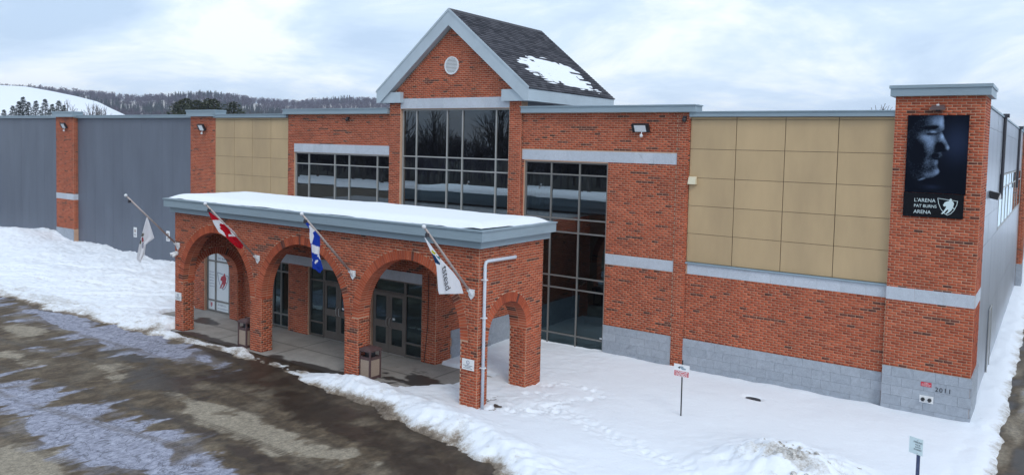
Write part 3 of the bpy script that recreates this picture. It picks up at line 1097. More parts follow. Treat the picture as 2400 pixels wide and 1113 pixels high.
def snow_patch(name, x0, x1, y0, y1, st):
    gx, gy, gF = grid(x0, x1, y0, y1, st)
    hh, din, slabm, thinm = snow_height(gx, gy)
    dirt_shade = np.zeros_like(gx)
    if x1 > -12:
        lump = fbm(gx * 8, gy * 8, 63, 4, .6) - .5
        for pts, wd in ((TR1, .34), (TR2, .22), (TR3, .6)):
            m = np.exp(-(poly_dist(gx, gy, pts) / wd) ** 2)
            hh += m * (.15 * lump - .022)
        for sx0, sy0, sr, sd in STEPS:
            m_ = (np.abs(gx - sx0) < .4) & (np.abs(gy - sy0) < .4)
            q = ((gx[m_] - sx0) ** 2 + (gy[m_] - sy0) ** 2) / sr ** 2
            hh[m_] += -sd * np.exp(-q ** 1.5) + .4 * sd * np.exp(-((np.sqrt(q) - 1.5) / .4) ** 2)
    if x0 < -30:
        for p0, p1, wd, dep in GROOVES:
            m = np.exp(-(poly_dist(gx, gy, [p0, p1]) / wd) ** 2) * (.4 + 1.2 * vnoise(gx * 2, gy * 2, 68))
            hh -= dep * np.minimum(m, 1)
            dirt_shade = np.maximum(dirt_shade, .30 * np.minimum(m, 1))  # colour also darkened along the grooves, painting the shade inside them
    rgd = fbm(gx * 1.2, gy * 1.2, 71, 4) - .5
    dirt_shade = np.maximum(dirt_shade, sstep(.52, -.05, din + .55 * rgd) * .78)
    dirt_shade = np.maximum(dirt_shade, .46 * sstep(1.5, .0, din + 1.6 * rgd) * (gx < -22.5) * sstep(.30, .62, fbm(gx * 1.1, gy * 3.0, 77, 4)))
    dirt_shade = np.maximum(dirt_shade, .22 * sstep(1.6, .2, din + 1.0 * rgd) * sstep(.45, .65, fbm(gx * 2.6, gy * 3.4, 72, 4)))
    dirt_shade = np.maximum(dirt_shade, thinm * sstep(-6.6, -7.1, gy) * (.40 + .8 * (fbm(gx * 2.2, gy * 3.5, 76, 4) - .45)))
    dirt_shade = np.maximum(dirt_shade, .50 * np.exp(-((gx + 2.6) / 1.1) ** 2 - ((gy + 6.3) / .95) ** 2) * sstep(.47, .64, fbm(gx * 2.6, gy * 2.6, 73, 4)))
    dirt_shade = np.maximum(dirt_shade, .34 * sstep(.44, .62, fbm(gx * .9, gy * 2.5, 74, 4)) * np.exp(-((gx + 31) / 9) ** 2 - ((gy + 7.3) / .75) ** 2))
    dirt_shade = np.maximum(dirt_shade, .48 * (gx > 0.1) * sstep(.38, .85, gx + .5 * (fbm(gx * 3, gy * 1.5, 75, 4) - .5)))
    me = quads_mesh(name, np.stack([gx, gy, np.maximum(hh, -.12)], 1), gF, 'snow', {'dirt_shade': dirt_shade}, True)
    o = obj_from(name, me)
    o['kind'] = 'structure'


snow_patch('snow_bank', -62, -16.0, -10.5, 0.35, .062)
snow_patch('snow_yard', -16.0, 1.6, -16.5, 0.35, .055)
# the strip of snow goes on along the side wall
tx_, ty_, tF = grid(-0.25, 1.6, 0.35, 45, 0.085, .15)
th_, _, _, _ = snow_height(tx_, ty_)
td = .48 * sstep(.38, .85, tx_ + .5 * (fbm(tx_ * 3, ty_ * 1.5, 75, 4) - .5))
me = quads_mesh('snow_strip', np.stack([tx_, ty_, np.maximum(th_, -.12)], 1), tF, 'snow', {'dirt_shade': td}, True)
o = obj_from('snow_strip', me)
o['kind'] = 'structure'
sheet('snow_field_right', 7.4, 300, -10, 400, -0.03, 'snow')
sheet('snow_field_far', -400, 300, -76, -57.5, 0.02, 'snow')
sheet('woodland_floor', -400, 300, -300, -76, 0.06, 'lawn')

dm = MB().prism([(-4.82 + .20 * math.cos(t_), -1.61 + .11 * math.sin(t_)) for t_ in np.linspace(0, 2 * math.pi, 20, False)], lambda u, v, t: (u, v, t), -.02, .045)
o = dm.build('snow_hole_shade', 'black_metal')  # added dark disc, stands in for the shade inside the snow hole
o['kind'] = 'structure'
# lumps of dirty ice in the heap
lb = MB()
for i in range(70):
    a, r_ = random.uniform(0, 6.28), abs(random.gauss(0, .55))
    x, y = -2.65 + r_ * math.cos(a) * 1.15, -6.2 + r_ * math.sin(a)
    s = random.choice([.02, .025, .03, .04, .055, .075])
    hz = float(snow_height(np.array([x]), np.array([y]))[0][0])
    n0 = len(lb.v)
    lb.ball((x, y, hz - s * .15), s, 8, 6, .7)
    for q in range(n0, len(lb.v)):
        lb.v[q] = tuple(c + random.uniform(-.3, .3) * s for c in lb.v[q])
o = lb.build('ice_lumps', 'dirty_ice')
tag(o, 'dirty broken ice lumps scattered on the snow heap', 'ice', kind='stuff')
# ================================================================== ARENA BUILDING
bld = root('arena_building', (-16, 0, 0), 'long red brick ice arena with steep shingled gable over tall glazing', 'building')
GC, GH = -16.63, 3.52           # gable centre, half width
GT, GE = 11.40, 8.53            # ridge, eave
SL = (GT - GE) / GH
BASE_ROWS = [(-.30, -.07), (-.07, .18), (.18, .43), (.43, .68), (.68, .92)]


def yfn(s, z, t):
    return (s, t, z)


def xfn(s, z, t):
    return (t, s, z)


# --- left brick wall with strip window
w = MB().box(-25.8, -19.71, 0, .3, 6.09, 7.70).box(-25.8, -25.37, 0, .3, -.3, 6.09).box(-25.37, -19.71, 0, .3, -.3, 3.25).build('brick_wall', 'mortar', bld)
brickwork(w, [bricks_boxes(brick_rows(3.3, 7.68, lambda z: [(-25.8, -19.72)] if z > 6.46 else [(-25.8, -25.385)], 1), 'y', 0, -1)])
stones(w, 'y', 0, -1, -25.38, -19.735, [(6.10, 6.46)], .62, 'granite_light', name='lintel_stone')
c = MB().box(-25.92, -19.72, -.2, .36, 7.70, 7.88).box(-25.95, -19.74, -.23, .36, 7.882, 7.92).build('coping', 'coping', bld)

# --- gable bay
w = MB()
w.box(-19.71, -19.13, -.08, .3, -.3, 8.27).box(-14.05, -13.55, -.08, .3, -.3, 8.27).box(-19.13, -14.05, -.08, .3, 7.87, 8.27).box(-19.13, -14.05, -.08, .3, 3.1, 3.5)
w.prism([(GC - 3.08, 8.27), (GC + 3.08, 8.27), (GC + 3.08, 10.82 - SL * 3.08), (GC, 10.82), (GC - 3.08, 10.82 - SL * 3.08)], lambda u, v, t: (u, t, v), -.08, .3)
w = w.build('gable_wall', 'mortar', bld)


def gable_iv(z):
    if z < 8.27:
        return [(-19.71, -19.135), (-14.045, -13.55)]
    hw = min(3.08, (10.80 - z) / SL)
    return [(GC - hw, GC + hw)] if hw > .05 else []


brickwork(w, [bricks_boxes(brick_rows(3.3, 10.75, gable_iv, 2), 'y', -.08, -1),
              bricks_boxes(brick_rows(3.3, 7.66, [(-.08, 0)], 3), 'x', -13.55, 1)])
stones(w, 'y', -.08, -1, -19.13, -14.05, [(7.885, 8.265)], .63, 'granite_light', name='lintel_stone')
# louvred round vent
v_ = MB()
for i in range(28):
    a0, a1 = 2 * math.pi * i / 28, 2 * math.pi * (i + 1) / 28
    ro, ri, cx0, cz0 = .325, .28, -16.64, 9.42
    P = lambda r_, a, t: (cx0 + r_ * math.cos(a), t, cz0 + r_ * math.sin(a))
    v_.hexa([P(ri, a0, -.13), P(ri, a1, -.13), P(ri, a1, -.08), P(ri, a0, -.08), P(ro, a0, -.13), P(ro, a1, -.13), P(ro, a1, -.08), P(ro, a0, -.08)])
vent = v_.build('round_vent', 'white_metal', bld)
MB().prism([(cx0 + .28 * math.cos(a), cz0 + .28 * math.sin(a)) for a in np.linspace(0, 2 * math.pi, 24, False)], lambda u, v, t: (u, t, v), -.095, -.09).build('vent_back', 'panel_joint', vent)
for i in range(11):
    z = cz0 - .25 + .05 * i
    hw = math.sqrt(max(0, .282 ** 2 - (z - cz0) ** 2))
    MB().hexa([(cx0 - hw, -.125, z - .022), (cx0 + hw, -.125, z - .022), (cx0 + hw, -.100, z + .012), (cx0 - hw, -.100, z + .012),
               (cx0 - hw, -.122, z - .014), (cx0 + hw, -.122, z - .014), (cx0 + hw, -.097, z + .020), (cx0 - hw, -.097, z + .020)]).build('slat', 'white_metal', vent)

# --- gable roof
rf = MB()
for s in (-1, 1):
    rf.prism([(GC, GT), (GC + s * GH, GE), (GC + s * GH, GE - .10), (GC, GT - .12)], lambda u, v, t: (u, t, v), -.29, 5.75)
roof = rf.build('gable_roof', 'roof_membrane', bld)
for s in (-1, 1):
    MB().prism([(GC, GT + .03), (GC + s * (GH + .01), GE + .03), (GC + s * (GH + .01), 8.10), (GC + s * 3.37, 8.10), (GC, 10.84)], lambda u, v, t: (u, t, v), -.35, -.292).build('barge_board', 'gable_fascia', roof)
    MB().prism([(GC, GT + .045), (GC + s * (GH + .025), GE + .045), (GC + s * (GH + .025), GE - .03), (GC, GT - .05)], lambda u, v, t: (u, t, v), -.37, -.352).build('drip_edge', 'gable_fascia', roof)
    MB().prism([(GC, 10.90), (GC + s * 3.36, 10.90 - SL * 3.36), (GC + s * 3.36, 10.86 - SL * 3.36), (GC, 10.86)], lambda u, v, t: (u, t, v), -.29, -.05).build('soffit', 'soffit', roof)
    a, b = sorted((GC + s * (GH - .03), GC + s * (GH + .012)))
    MB().box(a, b, -.29, 5.75, 8.10, 8.50).build('eave_fascia', 'gable_fascia', roof)
    a, b = sorted((GC + s * (GH - .032), GC + s * 3.09))
    MB().box(a, b, -.08, 5.75, 8.10, 8.13).build('eave_soffit', 'soffit', roof)
    a, b = sorted((GC + s * (GH - .034), GC + s * 2.36))
    MB().box(a, b, -.275, -.095, 8.102, 8.50).build('eave_return', 'gable_fascia', roof)
MB().box(GC - 3.06, GC + 3.06, .3, 5.6, 7.2, 8.35).build('gable_side_wall', 'dark_siding', bld)
# shingles
LS = math.hypot(GH, GT - GE)
cs, sn_ = GH / LS, (GT - GE) / LS
foliage_mat('shingle_tab', (0.036, 0.037, 0.046), (0.088, 0.088, 0.102))
shb = MB()
for s in (1, -1):
    nr = 33
    for r_ in range(nr):
        d0, d1 = LS * r_ / nr - .01, min(LS * (r_ + 1) / nr + .02, LS)
        y = -.36 + (r_ % 3) * .1 - .3
        while y < 5.78:
            a, b = max(y, -.36), min(y + .295, 5.78)
            if b - a > .04:
                j = random.uniform(0, .004)

                def P(d, yy, h):
                    return (GC + s * (GH + .03 - d * cs) + s * sn_ * h, yy, GE - .02 + d * sn_ + cs * h)
                shb.hexa([P(d0, a, 0), P(d0, b, 0), P(d1, b, 0), P(d1, a, 0), P(d0, a, .030 + j), P(d0, b, .030 + j), P(d1, b, .012), P(d1, a, .012)])
            y += .30
o = shb.build('shingles', 'shingle_tab', roof)
o['kind'] = 'stuff'
MB().prism([(GC - .14, GT - .075), (GC, GT + .045), (GC + .14, GT - .075), (GC, GT - .02)], lambda u, v, t: (u, t, v), -.36, 5.78).build('ridge_cap', 'shingle', roof)
# patch of snow on the right-hand slope
px, py, pF = grid(0, 1, 0, 1, 1 / 140.)
Yp = .4 + px * 5.3
dp = .0 + py * 3.2
xs_ = GC + GH + .03 - dp * cs
rowi = np.floor(dp / (LS / 33))
tooth = .75 * (fbm(Yp * 1.3, rowi * 7.31, 81, 3, .6) - .5) + .35 * (vnoise(rowi * 0 + 3, rowi * 1.7, 84) - .5)
hp = 1 - (np.abs((Yp - (2.95 + (dp - 1.35) * -.2)) / 2.15)) ** 2.6 - (np.abs(dp - 1.36) / .88) ** 2.6
hp = hp + 1.7 * tooth - .55 * sstep(.58, .78, fbm(Yp * 2.5, rowi * 5.1, 86, 3)) - .5 * sstep(1.9, 2.5, dp) * sstep(2.2, 3.0, Yp) * (tooth < .05)
hp = np.maximum(hp, .30 - ((Yp - 4.3) / 1.4) ** 2 - ((dp - .45) / .45) ** 2 + 1.5 * (fbm(Yp * 2.2, dp * 9, 83, 3) - .56))
hq = np.clip(hp, -.3, .35) * .09 + .016
Vp = np.stack([xs_ + sn_ * hq, Yp, GE - .02 + dp * sn_ + cs * hq], 1)
keep = (np.clip(hp[pF], -.31, 1).max(1) > -.05)
me = quads_mesh('roof_snow', Vp, pF[keep], 'snow', {'dirt_shade': np.zeros(len(Vp))}, True)
o = obj_from('roof_snow', me)
tag(o, 'half melted patch of snow on the dark shingle slope', 'snow', kind='stuff')

# --- right brick wall with tall window
w = MB().box(-13.55, -13.43, 0, .3, -.3, 6.09).box(-13.55, -10.22, 0, .3, 6.09, 7.70).box(-10.22, -7.5, 0, .3, -.35, 7.70).box(-7.88, -7.5, -.04, 0, -.35, 7.69).build('brick_wall', 'mortar', bld)


def rb(z):
    if z > 6.47:
        return [(-13.55, -7.885)]
    if z > 6.12:
        return [(-13.55, -13.525)]
    if z > 3.22 or z < 2.88:
        return [(-13.55, -13.435), (-10.215, -7.885)]
    return [(-13.55, -13.435)]


brickwork(w, [bricks_boxes(brick_rows(.92, 7.68, rb, 5), 'y', 0, -1),
              bricks_boxes(brick_rows(-.14, 7.68, [(-7.88, -7.5)], 6), 'y', -.04, -1),
              bricks_boxes([(-.043, .012) + r_[2:] for r_ in brick_rows(-.14, 7.5, [(-.04, 0.02)], 7) if r_[0] < -.02], 'x', -7.5, 1)])
stones(w, 'y', 0, -1, -13.52, -7.885, [(6.125, 6.465)], .62, 'granite_light', name='lintel_stone')
stones(w, 'y', 0, -1, -10.215, -7.885, [(2.885, 3.215)], .62, 'granite_light', name='band_stone')
stones(w, 'y', 0, -1, -10.215, -7.885, BASE_ROWS, .50, 'granite', proud=.028, name='base_stone')
c = MB().box(-13.5, -7.30, -.2, .36, 7.70, 7.88).box(-13.52, -7.27, -.23, .36, 7.882, 7.92).build('coping', 'coping', bld)


# --- beige panel walls
def panel_wall(x0, x1, xs, zs, sill, seed):
    w = MB().box(x0, x1, .055, .3, (3.2 if sill else 0), 7.6).build('panel_wall', 'panel_joint', bld)
    for i in range(len(xs) - 1):
        for j in range(len(zs) - 1):
            t = random.uniform(-.002, .002)
            MB().box(xs[i] + .009, xs[i + 1] - .009, .015 + t, .054, zs[j] + .006, zs[j + 1] - .006).build('panel', 'beige_panel', w)
    MB().box(x0 + .0, x1, -.12, .36, 7.56, 7.685).box(x0 + .0, x1, -.15, .36, 7.687, 7.72).build('coping', 'coping', bld)
    return w


panel_wall(-7.5, -1.97, [-7.495, -6.11, -4.73, -3.34, -1.975], [3.25, 4.10, 4.93, 5.76, 6.61, 7.47, 7.555], True, 1)
panel_wall(-31.04, -25.8, [-31.035, -29.6, -28.28, -26.98, -25.805], [3.25, 4.12, 4.95, 5.78, 6.63, 7.47, 7.555], False, 2)
w = MB().box(-7.5, -1.97, 0.001, .3, -.35, 3.19).build('brick_wall', 'mortar', bld)
brickwork(w, [bricks_boxes(brick_rows(.92, 2.88, [(-7.495, -1.975)], 8), 'y', 0, -1)])
stones(w, 'y', 0, -1, -7.495, -1.975, [(2.885, 3.185)], .62, 'granite_light', name='band_stone')
stones(w, 'y', 0, -1, -7.495, -1.975, BASE_ROWS, .50, 'granite', proud=.028, name='base_stone')
MB().box(-7.5, -1.97, -.06, .054, 3.195, 3.24).build('sill_cap', 'coping', bld)

# --- corner tower
tw = MB().box(-1.97, -0.0, -.15, 1.47, -.35, 8.06).build('corner_tower', 'mortar', bld)


def t_iv(z):
    return [(-1.97, 0.0)] if (z < 2.88 or z > 3.22) else []


B, T = bricks_boxes(brick_rows(1.17, 8.05, t_iv, 9), 'y', -.15, -1)
zc_b = (B[:, 4] + B[:, 5]) / 2
dist = np.sqrt((B[:, 0] - CAM.x) ** 2 + (zc_b - CAM.z) ** 2)
hidden = (B[:, 0] > -1.66) & (B[:, 1] < -.32) & (zc_b > 5.03) & (zc_b < 7.58)
order = np.argsort(np.where(hidden, 99, 0) - (B[:, 1] - B[:, 0]) * 30 + dist * .2)
pick = np.zeros(len(B), bool)
pick[order[:300]] = True
single_bricks(tw, B[pick], T[pick])
side_rows = brick_rows(1.17, 8.05, lambda z: [(-.15, 1.47)] if (z < 2.88 or z > 3.22) else [], 10)
brickwork(tw, [(B[~pick], T[~pick]), bricks_boxes(side_rows, 'x', 0, 1)])
stones(tw, 'y', -.15, -1, -1.97, .012, [(2.885, 3.215)], .66, 'granite_light', name='band_stone')
stones(tw, 'x', 0, 1, -.14, 1.47, [(2.885, 3.215)], .66, 'granite_light', name='band_stone')
TB = [(-.35, -.07), (-.07, .18), (.18, .43), (.43, .68), (.68, .92), (.92, 1.165)]
stones(tw, 'y', -.15, -1, -1.97, .04, TB, .50, 'granite', proud=.04, name='base_stone')
stones(tw, 'x', 0, 1, -.14, 1.6, TB, .50, 'granite', proud=.04, name='base_stone')
MB().box(-2.08, .11, -.27, 1.58, 8.06, 8.25).box(-2.11, .14, -.30, 1.61, 8.252, 8.33).build('tower_cap', 'coping', tw)

# --- brick piers of the grey wall
for x0, x1, sd in ((-33.05, -31.04, 12), (-46.6, -44.55, 14)):
    w = MB().box(x0, x1, 0, .4, -.3, 7.62).build('brick_pier', 'mortar', bld)
    iv = lambda z, a=x0, b=x1: [(a, b)] if (z < 2.88 or z > 3.22) else []
    brickwork(w, [bricks_boxes(brick_rows(1.2, 7.62, iv, sd), 'y', 0, -1),
                  bricks_boxes(brick_rows(1.2, 7.55, [(0, .25)], sd + 1), 'x', x1, 1)])
    stones(w, 'y', 0, -1, x0, x1, [(2.885, 3.215)], 1.03, 'granite_light', name='band_stone')
    stones(w, 'x', x1, 1, 0.0, .25, [(2.885, 3.215)], .66, 'granite_light', name='band_stone')
    stones(w, 'y', 0, -1, x0, x1, [(-.3, .45), (.45, 1.195)], 1.03, 'granite', proud=.02, name='base_stone')
    MB().box(x0 - .14, x1 + .18, -.15, .45, 7.62, 7.86).box(x0 - .17, x1 + .21, -.18, .45, 7.862, 7.93).build('pier_cap', 'coping', w)


# --- grey metal wall on the left
def siding(x0, x1):
    w = MB().box(x0, x1, .292, .4, -.3, 7.6).build('siding_wall', 'panel_joint', bld)
    n = round((x1 - x0) / 1.0)
    st = (x1 - x0) / n
    for i in range(n):
        MB().box(x0 + i * st + .004, x0 + (i + 1) * st - .004, .25 + random.uniform(-.001, .001), .29, -.3, 7.57).build('siding_panel', 'dark_siding', w)
    MB().box(x0, x1, .10, .5, 7.57, 7.68).box(x0, x1, .07, .5, 7.682, 7.72).build('coping', 'coping', bld)


siding(-44.55, -33.05)
siding(-82.0, -46.6)

# --- right-hand side wall
w = MB().box(-.3, -.045, 1.47, 25.0, -.35, 7.85).build('side_wall', 'panel_joint', bld)
ys = [1.48, 3.3, 5.12, 7.3, 9.7, 12.3, 15.7, 19.1, 22.0, 25.0]
for i in range(len(ys) - 1):
    zz = [-.35, 2.05, 4.22, 5.0, 7.35, 7.84] if ys[i + 1] < 8 else [-.35, 2.05, 4.22, 6.03, 7.35, 7.84]
    for j in range(len(zz) - 1):
        if zz[j] == 4.22 and zz[j + 1] == 6.03:
            if i == 3:
                continue
            continue
        MB().box(-.044, -.01 + random.uniform(-.002, .002), ys[i] + .006, ys[i + 1] - .006, zz[j] + .004, zz[j + 1] - .004).build('siding_panel', 'silver_siding', w)
MB().box(-.35, .03, 1.6, 25.0, 7.845, 7.90).build('coping', 'coping', bld)
window(bld, [7.35, 9.4, 11.4, 13.4, 15.4, 17.4, 19.4, 21.4, 24.9], [4.24, 5.55, 6.01], 0.0, ['sky_glass', 'sky_glass'], 'frame_light', .05, .05, .03, axis='x')
for y in (7.33, 19.1):
    MB().tube([(.05, y, 7.93), (.05, y, 5.25)], .05, 8).box(-.01, .16, y - .08, y + .08, 7.84, 7.96).build('downspout', 'dark_pipe', bld)
dr = MB().box(-.01, .012, 5.35, 6.35, .0, 1.95).build('side_door', 'silver_siding', bld)
MB().box(.012, .035, 5.30, 5.36, 0, 2.0).box(.012, .035, 6.34, 6.40, 0, 2.0).box(.012, .035, 5.36, 6.34, 1.94, 2.0).build('door_frame', 'frame_light', dr)
w = MB().box(-.3, .24, 25.0, 26.3, -.3, 7.85).build('brick_pier', 'mortar', bld)
brickwork(w, [bricks_boxes(brick_rows(1.2, 7.84, [(25.0, 26.3)], 16), 'x', .24, 1), bricks_boxes(brick_rows(1.2, 7.84, [(-.0, .24)], 17), 'y', 25.0, -1)])
stones(w, 'x', .24, 1, 25.0, 26.3, [(-.3, .45), (.45, 1.195)], .66, 'granite', proud=.02, name='base_stone')
stones(w, 'y', 25.0, -1, 0, .25, [(-.3, .45), (.45, 1.195)], .66, 'granite', proud=.02, name='base_stone')
MB().box(-.3, .38, 24.85, 26.45, 7.85, 8.1).build('pier_cap', 'coping', w)
MB().box(-.3, -.02, 26.3, 60, -.3, 7.84).build('side_wall', 'silver_siding', bld)

# --- roofs and inside
MB().box(-82, -.32, .42, 60, 7.25, 7.4).build('flat_roof', 'roof_membrane', bld)
MB().box(-26.0, -7.0, 7.5, 7.7, -.1, 7.2).box(-26.0, -25.8, .35, 7.5, -.1, 7.2).box(-7.2, -7.0, .35, 7.5, -.1, 7.2).box(-26, -7.2, .31, 7.5, 7.10, 7.2).build('inner_walls', 'interior_dark', bld)
MB().box(-26.0, -7.2, .31, 7.5, -.12, -.02).box(-26.0, -14.2, .9, 7.5, 3.05, 3.3).build('inner_floor', 'interior_floor', bld)
for x0, x1, y0, y1, z0 in ((-18.75, -18.5, .55, .8, 3.3), (-22.85, -22.6, .55, .8, 3.3), (-14.5, -14.2, 2.2, 2.5, 0), (-13.35, -13.2, .4, .55, 0)):
    MB().box(x0, x1, y0, y1, z0, 7.1).build('inner_column', 'interior_light', bld)
st = MB()
for i in range(14):
    st.box(-13.0 + i * .27, -12.72 + i * .27, 3.2, 4.6, -.02 + i * .2, .18 + i * .2)
st = st.build('staircase', 'interior_light', bld)
MB().hexa([(-13.2, 3.1, .1), (-9.3, 3.1, 2.9), (-9.3, 3.18, 2.9), (-13.2, 3.18, .1), (-13.2, 3.1, .35), (-9.3, 3.1, 3.15), (-9.3, 3.18, 3.15), (-13.2, 3.18, .35)]).build('stringer', 'stair_red', st)
MB().tube([(-13.2, 3.12, 1.2), (-9.3, 3.12, 4.0)], .035, 6).tube([(-13.2, 3.12, .2), (-13.2, 3.12, 1.2)], .03, 6).tube([(-11.2, 3.12, 1.6), (-11.2, 3.12, 2.6)], .03, 6).build('handrail', 'steel', st)
MB().box(-13.0, -8, 5.2, 5.5, 2.6, 3.0).box(-12.9, -8, 5.19, 5.21, 3.0, 3.9).build('landing', 'interior_light', bld)

# --- glazing of the front
D, C = 'dark_glass', 'clear_glass'
window(bld, [-25.37, -24.51, -22.92, -22.07, -20.48, -19.735], [3.3, 5.62, 6.09], .05, [C, D], 'frame_light')
window(bld, [-19.12, -18.41, -16.91, -16.19, -14.68, -14.06], [3.5, 5.63, 6.09, 7.865], .02, [C, C, D], 'frame_light')
window(bld, [-13.425, -12.37, -11.28, -10.225], [-.06, .35, 1.89, 2.29, 3.76, 4.21, 5.67, 6.09], .05, ['door_glass', 'door_glass', 'door_glass', 'door_glass', C, C, D], 'frame_metal')
MB().box(-11.0 + .62, -10.29, .085, .0865, .40, .45).build('window_sticker', 'white_paint', bld)

# --- entrance vestibule
VY = -4.5
w = MB()
for a, b in ((-26.4, -25.04), (-22.95, -21.05), (-20.14, -19.1), (-16.98, -16.12), (-13.99, -13.42)):
    w.box(a, b, VY, VY + .3, -.05, 2.34)
w.box(-26.4, -13.42, VY, VY + .3, 2.34, 3.9).box(-13.72, -13.42, VY + .3, -.001, -.3, 3.9)
w = w.build('vestibule_wall', 'mortar', bld)


def v_iv(z):
    if z > 2.66:
        return [(-26.4, -13.42)]
    iv = [(-26.4, -25.05), (-22.94, -21.06)]
    if z < 2.34:
        iv += [(-20.13, -19.11), (-16.97, -16.13), (-13.985, -13.42)]
    else:
        iv += [(-13.985, -13.42)]
    return iv


brickwork(w, [bricks_boxes(brick_rows(.0, 3.9, v_iv, 18), 'y', VY, -1),
              bricks_boxes(brick_rows(.0, 3.9, lambda z: [(VY, -.01)] if z > .92 else [(VY, -3.8)], 19), 'x', -13.42, 1)])
stones(w, 'y', VY, -1, -21.05, -13.99, [(2.345, 2.655)], .62, 'granite_light', name='lintel_stone')
stones(w, 'y', VY, -1, -25.04, -22.95, [(2.345, 2.655)], .62, 'granite_light', name='lintel_stone')
stones(w, 'x', -13.42, 1, -3.8, -.02, BASE_ROWS, .50, 'granite', proud=.028, name='base_stone')
MB().box(-26.4, -13.42, VY + .02, 0, 3.9, 3.98).build('vestibule_roof', 'roof_membrane', bld)
MB().box(-26.3, -13.75, -.4, -.2, 0, 3.8).box(-26.3, -26.1, VY + .35, -.4, 0, 3.8).build('vestibule_inner_wall', 'interior_dark', bld)
MB().box(-26.3, -13.75, VY + .1, -.4, -.06, -.01).build('vestibule_floor', 'interior_floor', bld)
pw = window(bld, [-25.04, -24.52, -23.66, -22.95], [.02, .43, 1.94, 2.34], VY + .10, ['window_film'] * 3, 'frame_metal', .05, .06, .08)
window(bld, [-21.05, -20.6, -20.14], [.05, .5, 2.0, 2.34], VY + .05, ['door_glass'] * 3, 'frame_metal', .045, .05, .10)
window(bld, [-19.1, -18.38], [.04, .5, 1.92, 2.34], VY + .05, ['door_glass'] * 3, 'door_metal', .045, .05, .10)
window(bld, [-18.38, -17.0], [1.92, 2.34], VY + .05, ['door_glass'], 'door_metal', .045, .05, .10)
window(bld, [-16.1, -14.72], [1.92, 2.34], VY + .05, ['door_glass'], 'door_metal', .045, .05, .10)
window(bld, [-14.72, -13.99], [.04, .45, 1.92, 2.34], VY + .05, ['door_glass'] * 3, 'door_metal', .045, .05, .10)
for x0, x1, hs in ((-18.375, -17.695, 1), (-17.685, -17.005, -1), (-16.095, -15.415, 1), (-15.405, -14.725, -1)):
    y0, y1 = VY + .07, VY + .12
    d = MB()
    zA, zB, zC, zD = .03, .34, .98, 1.90
    d.box(x0, x0 + .115, y0, y1, .015, zD).box(x1 - .115, x1, y0, y1, .015, zD)
    d.box(x0 + .115, x1 - .115, y0, y1, .015, .28).box(x0 + .115, x1 - .115, y0, y1, .80, 1.02).box(x0 + .115, x1 - .115, y0, y1, 1.79, zD)
    d = d.build('door', 'door_metal', bld)
    MB().box(x0 + .115, x1 - .115, y0 + .02, y0 + .03, .28, .80).build('pane', 'door_glass', d)
    MB().box(x0 + .115, x1 - .115, y0 + .02, y0 + .03, 1.02, 1.79).build('pane', 'door_glass', d)
    hx = x1 - .06 if hs > 0 else x0 + .06
    MB().tube([(hx, y0, .84), (hx, y0 - .05, .86), (hx - hs * .0, y0 - .06, .98), (hx, y0 - .05, 1.10), (hx, y0, 1.12)], .011, 6).build('handle', 'steel', d)
    MB().box(x0 + .02, x1 - .02, y0 - .02, y1 + .02, -.0, .018).build('threshold', 'steel', d)
    if hs < 0:
        MB().box(x0 + .14, x0 + .24, y0 + .014, y0 + .019, 1.07, 1.13).build('door_sticker', 'white_paint', d)
MB().tube([(-13.72, VY - .012, 2.7), (-13.715, VY - .014, 1.9), (-13.73, VY - .014, 1.1), (-13.80, VY - .014, .45), (-13.84, VY - .02, .02)], .011, 5).build('cable', 'cable', bld)
# printing on the film: hockey player in a shield, lettering
PLAYER = [(.66, .04), (.72, .10), (.70, .17), (.80, .24), (.83, .34), (.80, .47), (.78, .56), (.90, .60), (.90, .63), (.74, .61), (.74, .68), (.66, .78), (.58, .86), (.50, .93), (.42, .93), (.50, .84), (.56, .74), (.55, .66), (.46, .74), (.38, .86), (.28, .95), (.20, .94), (.30, .82), (.38, .68), (.44, .56), (.42, .48), (.34, .52), (.28, .44), (.36, .28), (.46, .22), (.58, .18), (.60, .09)]
SHIELD = [(0.0, .06), (1.0, .18), (.97, .40), (.86, .68), (.70, .90), (.52, 1.0), (.36, .90), (.18, .66), (.06, .38)]


def emblem(parent, x0, z1, wd, ht, y, m1, m2, lw=.012):
    MB().prism([(x0 + u * wd, z1 - v * ht) for u, v in PLAYER], lambda u, v, t: (u, t, v), y - .0035, y).build('player_emblem', m1, parent)
    P = [(x0 + u * wd, z1 - v * ht) for u, v in SHIELD]
    mb = MB()
    for i in range(len(P)):
        a, b = Vector(P[i]), Vector(P[(i + 1) % len(P)])
        t_ = (b - a).normalized()
        n_ = Vector((-t_.y, t_.x)) * lw / 2
        a2, b2 = a - t_ * lw * .3, b + t_ * lw * .3
        mb.prism([(a2 + n_)[:], (b2 + n_)[:], (b2 - n_)[:], (a2 - n_)[:]], lambda u, v, t: (u, t, v), y - .0025 - .0003 * (i % 2), y)
    mb.build('shield_emblem', m2, parent)


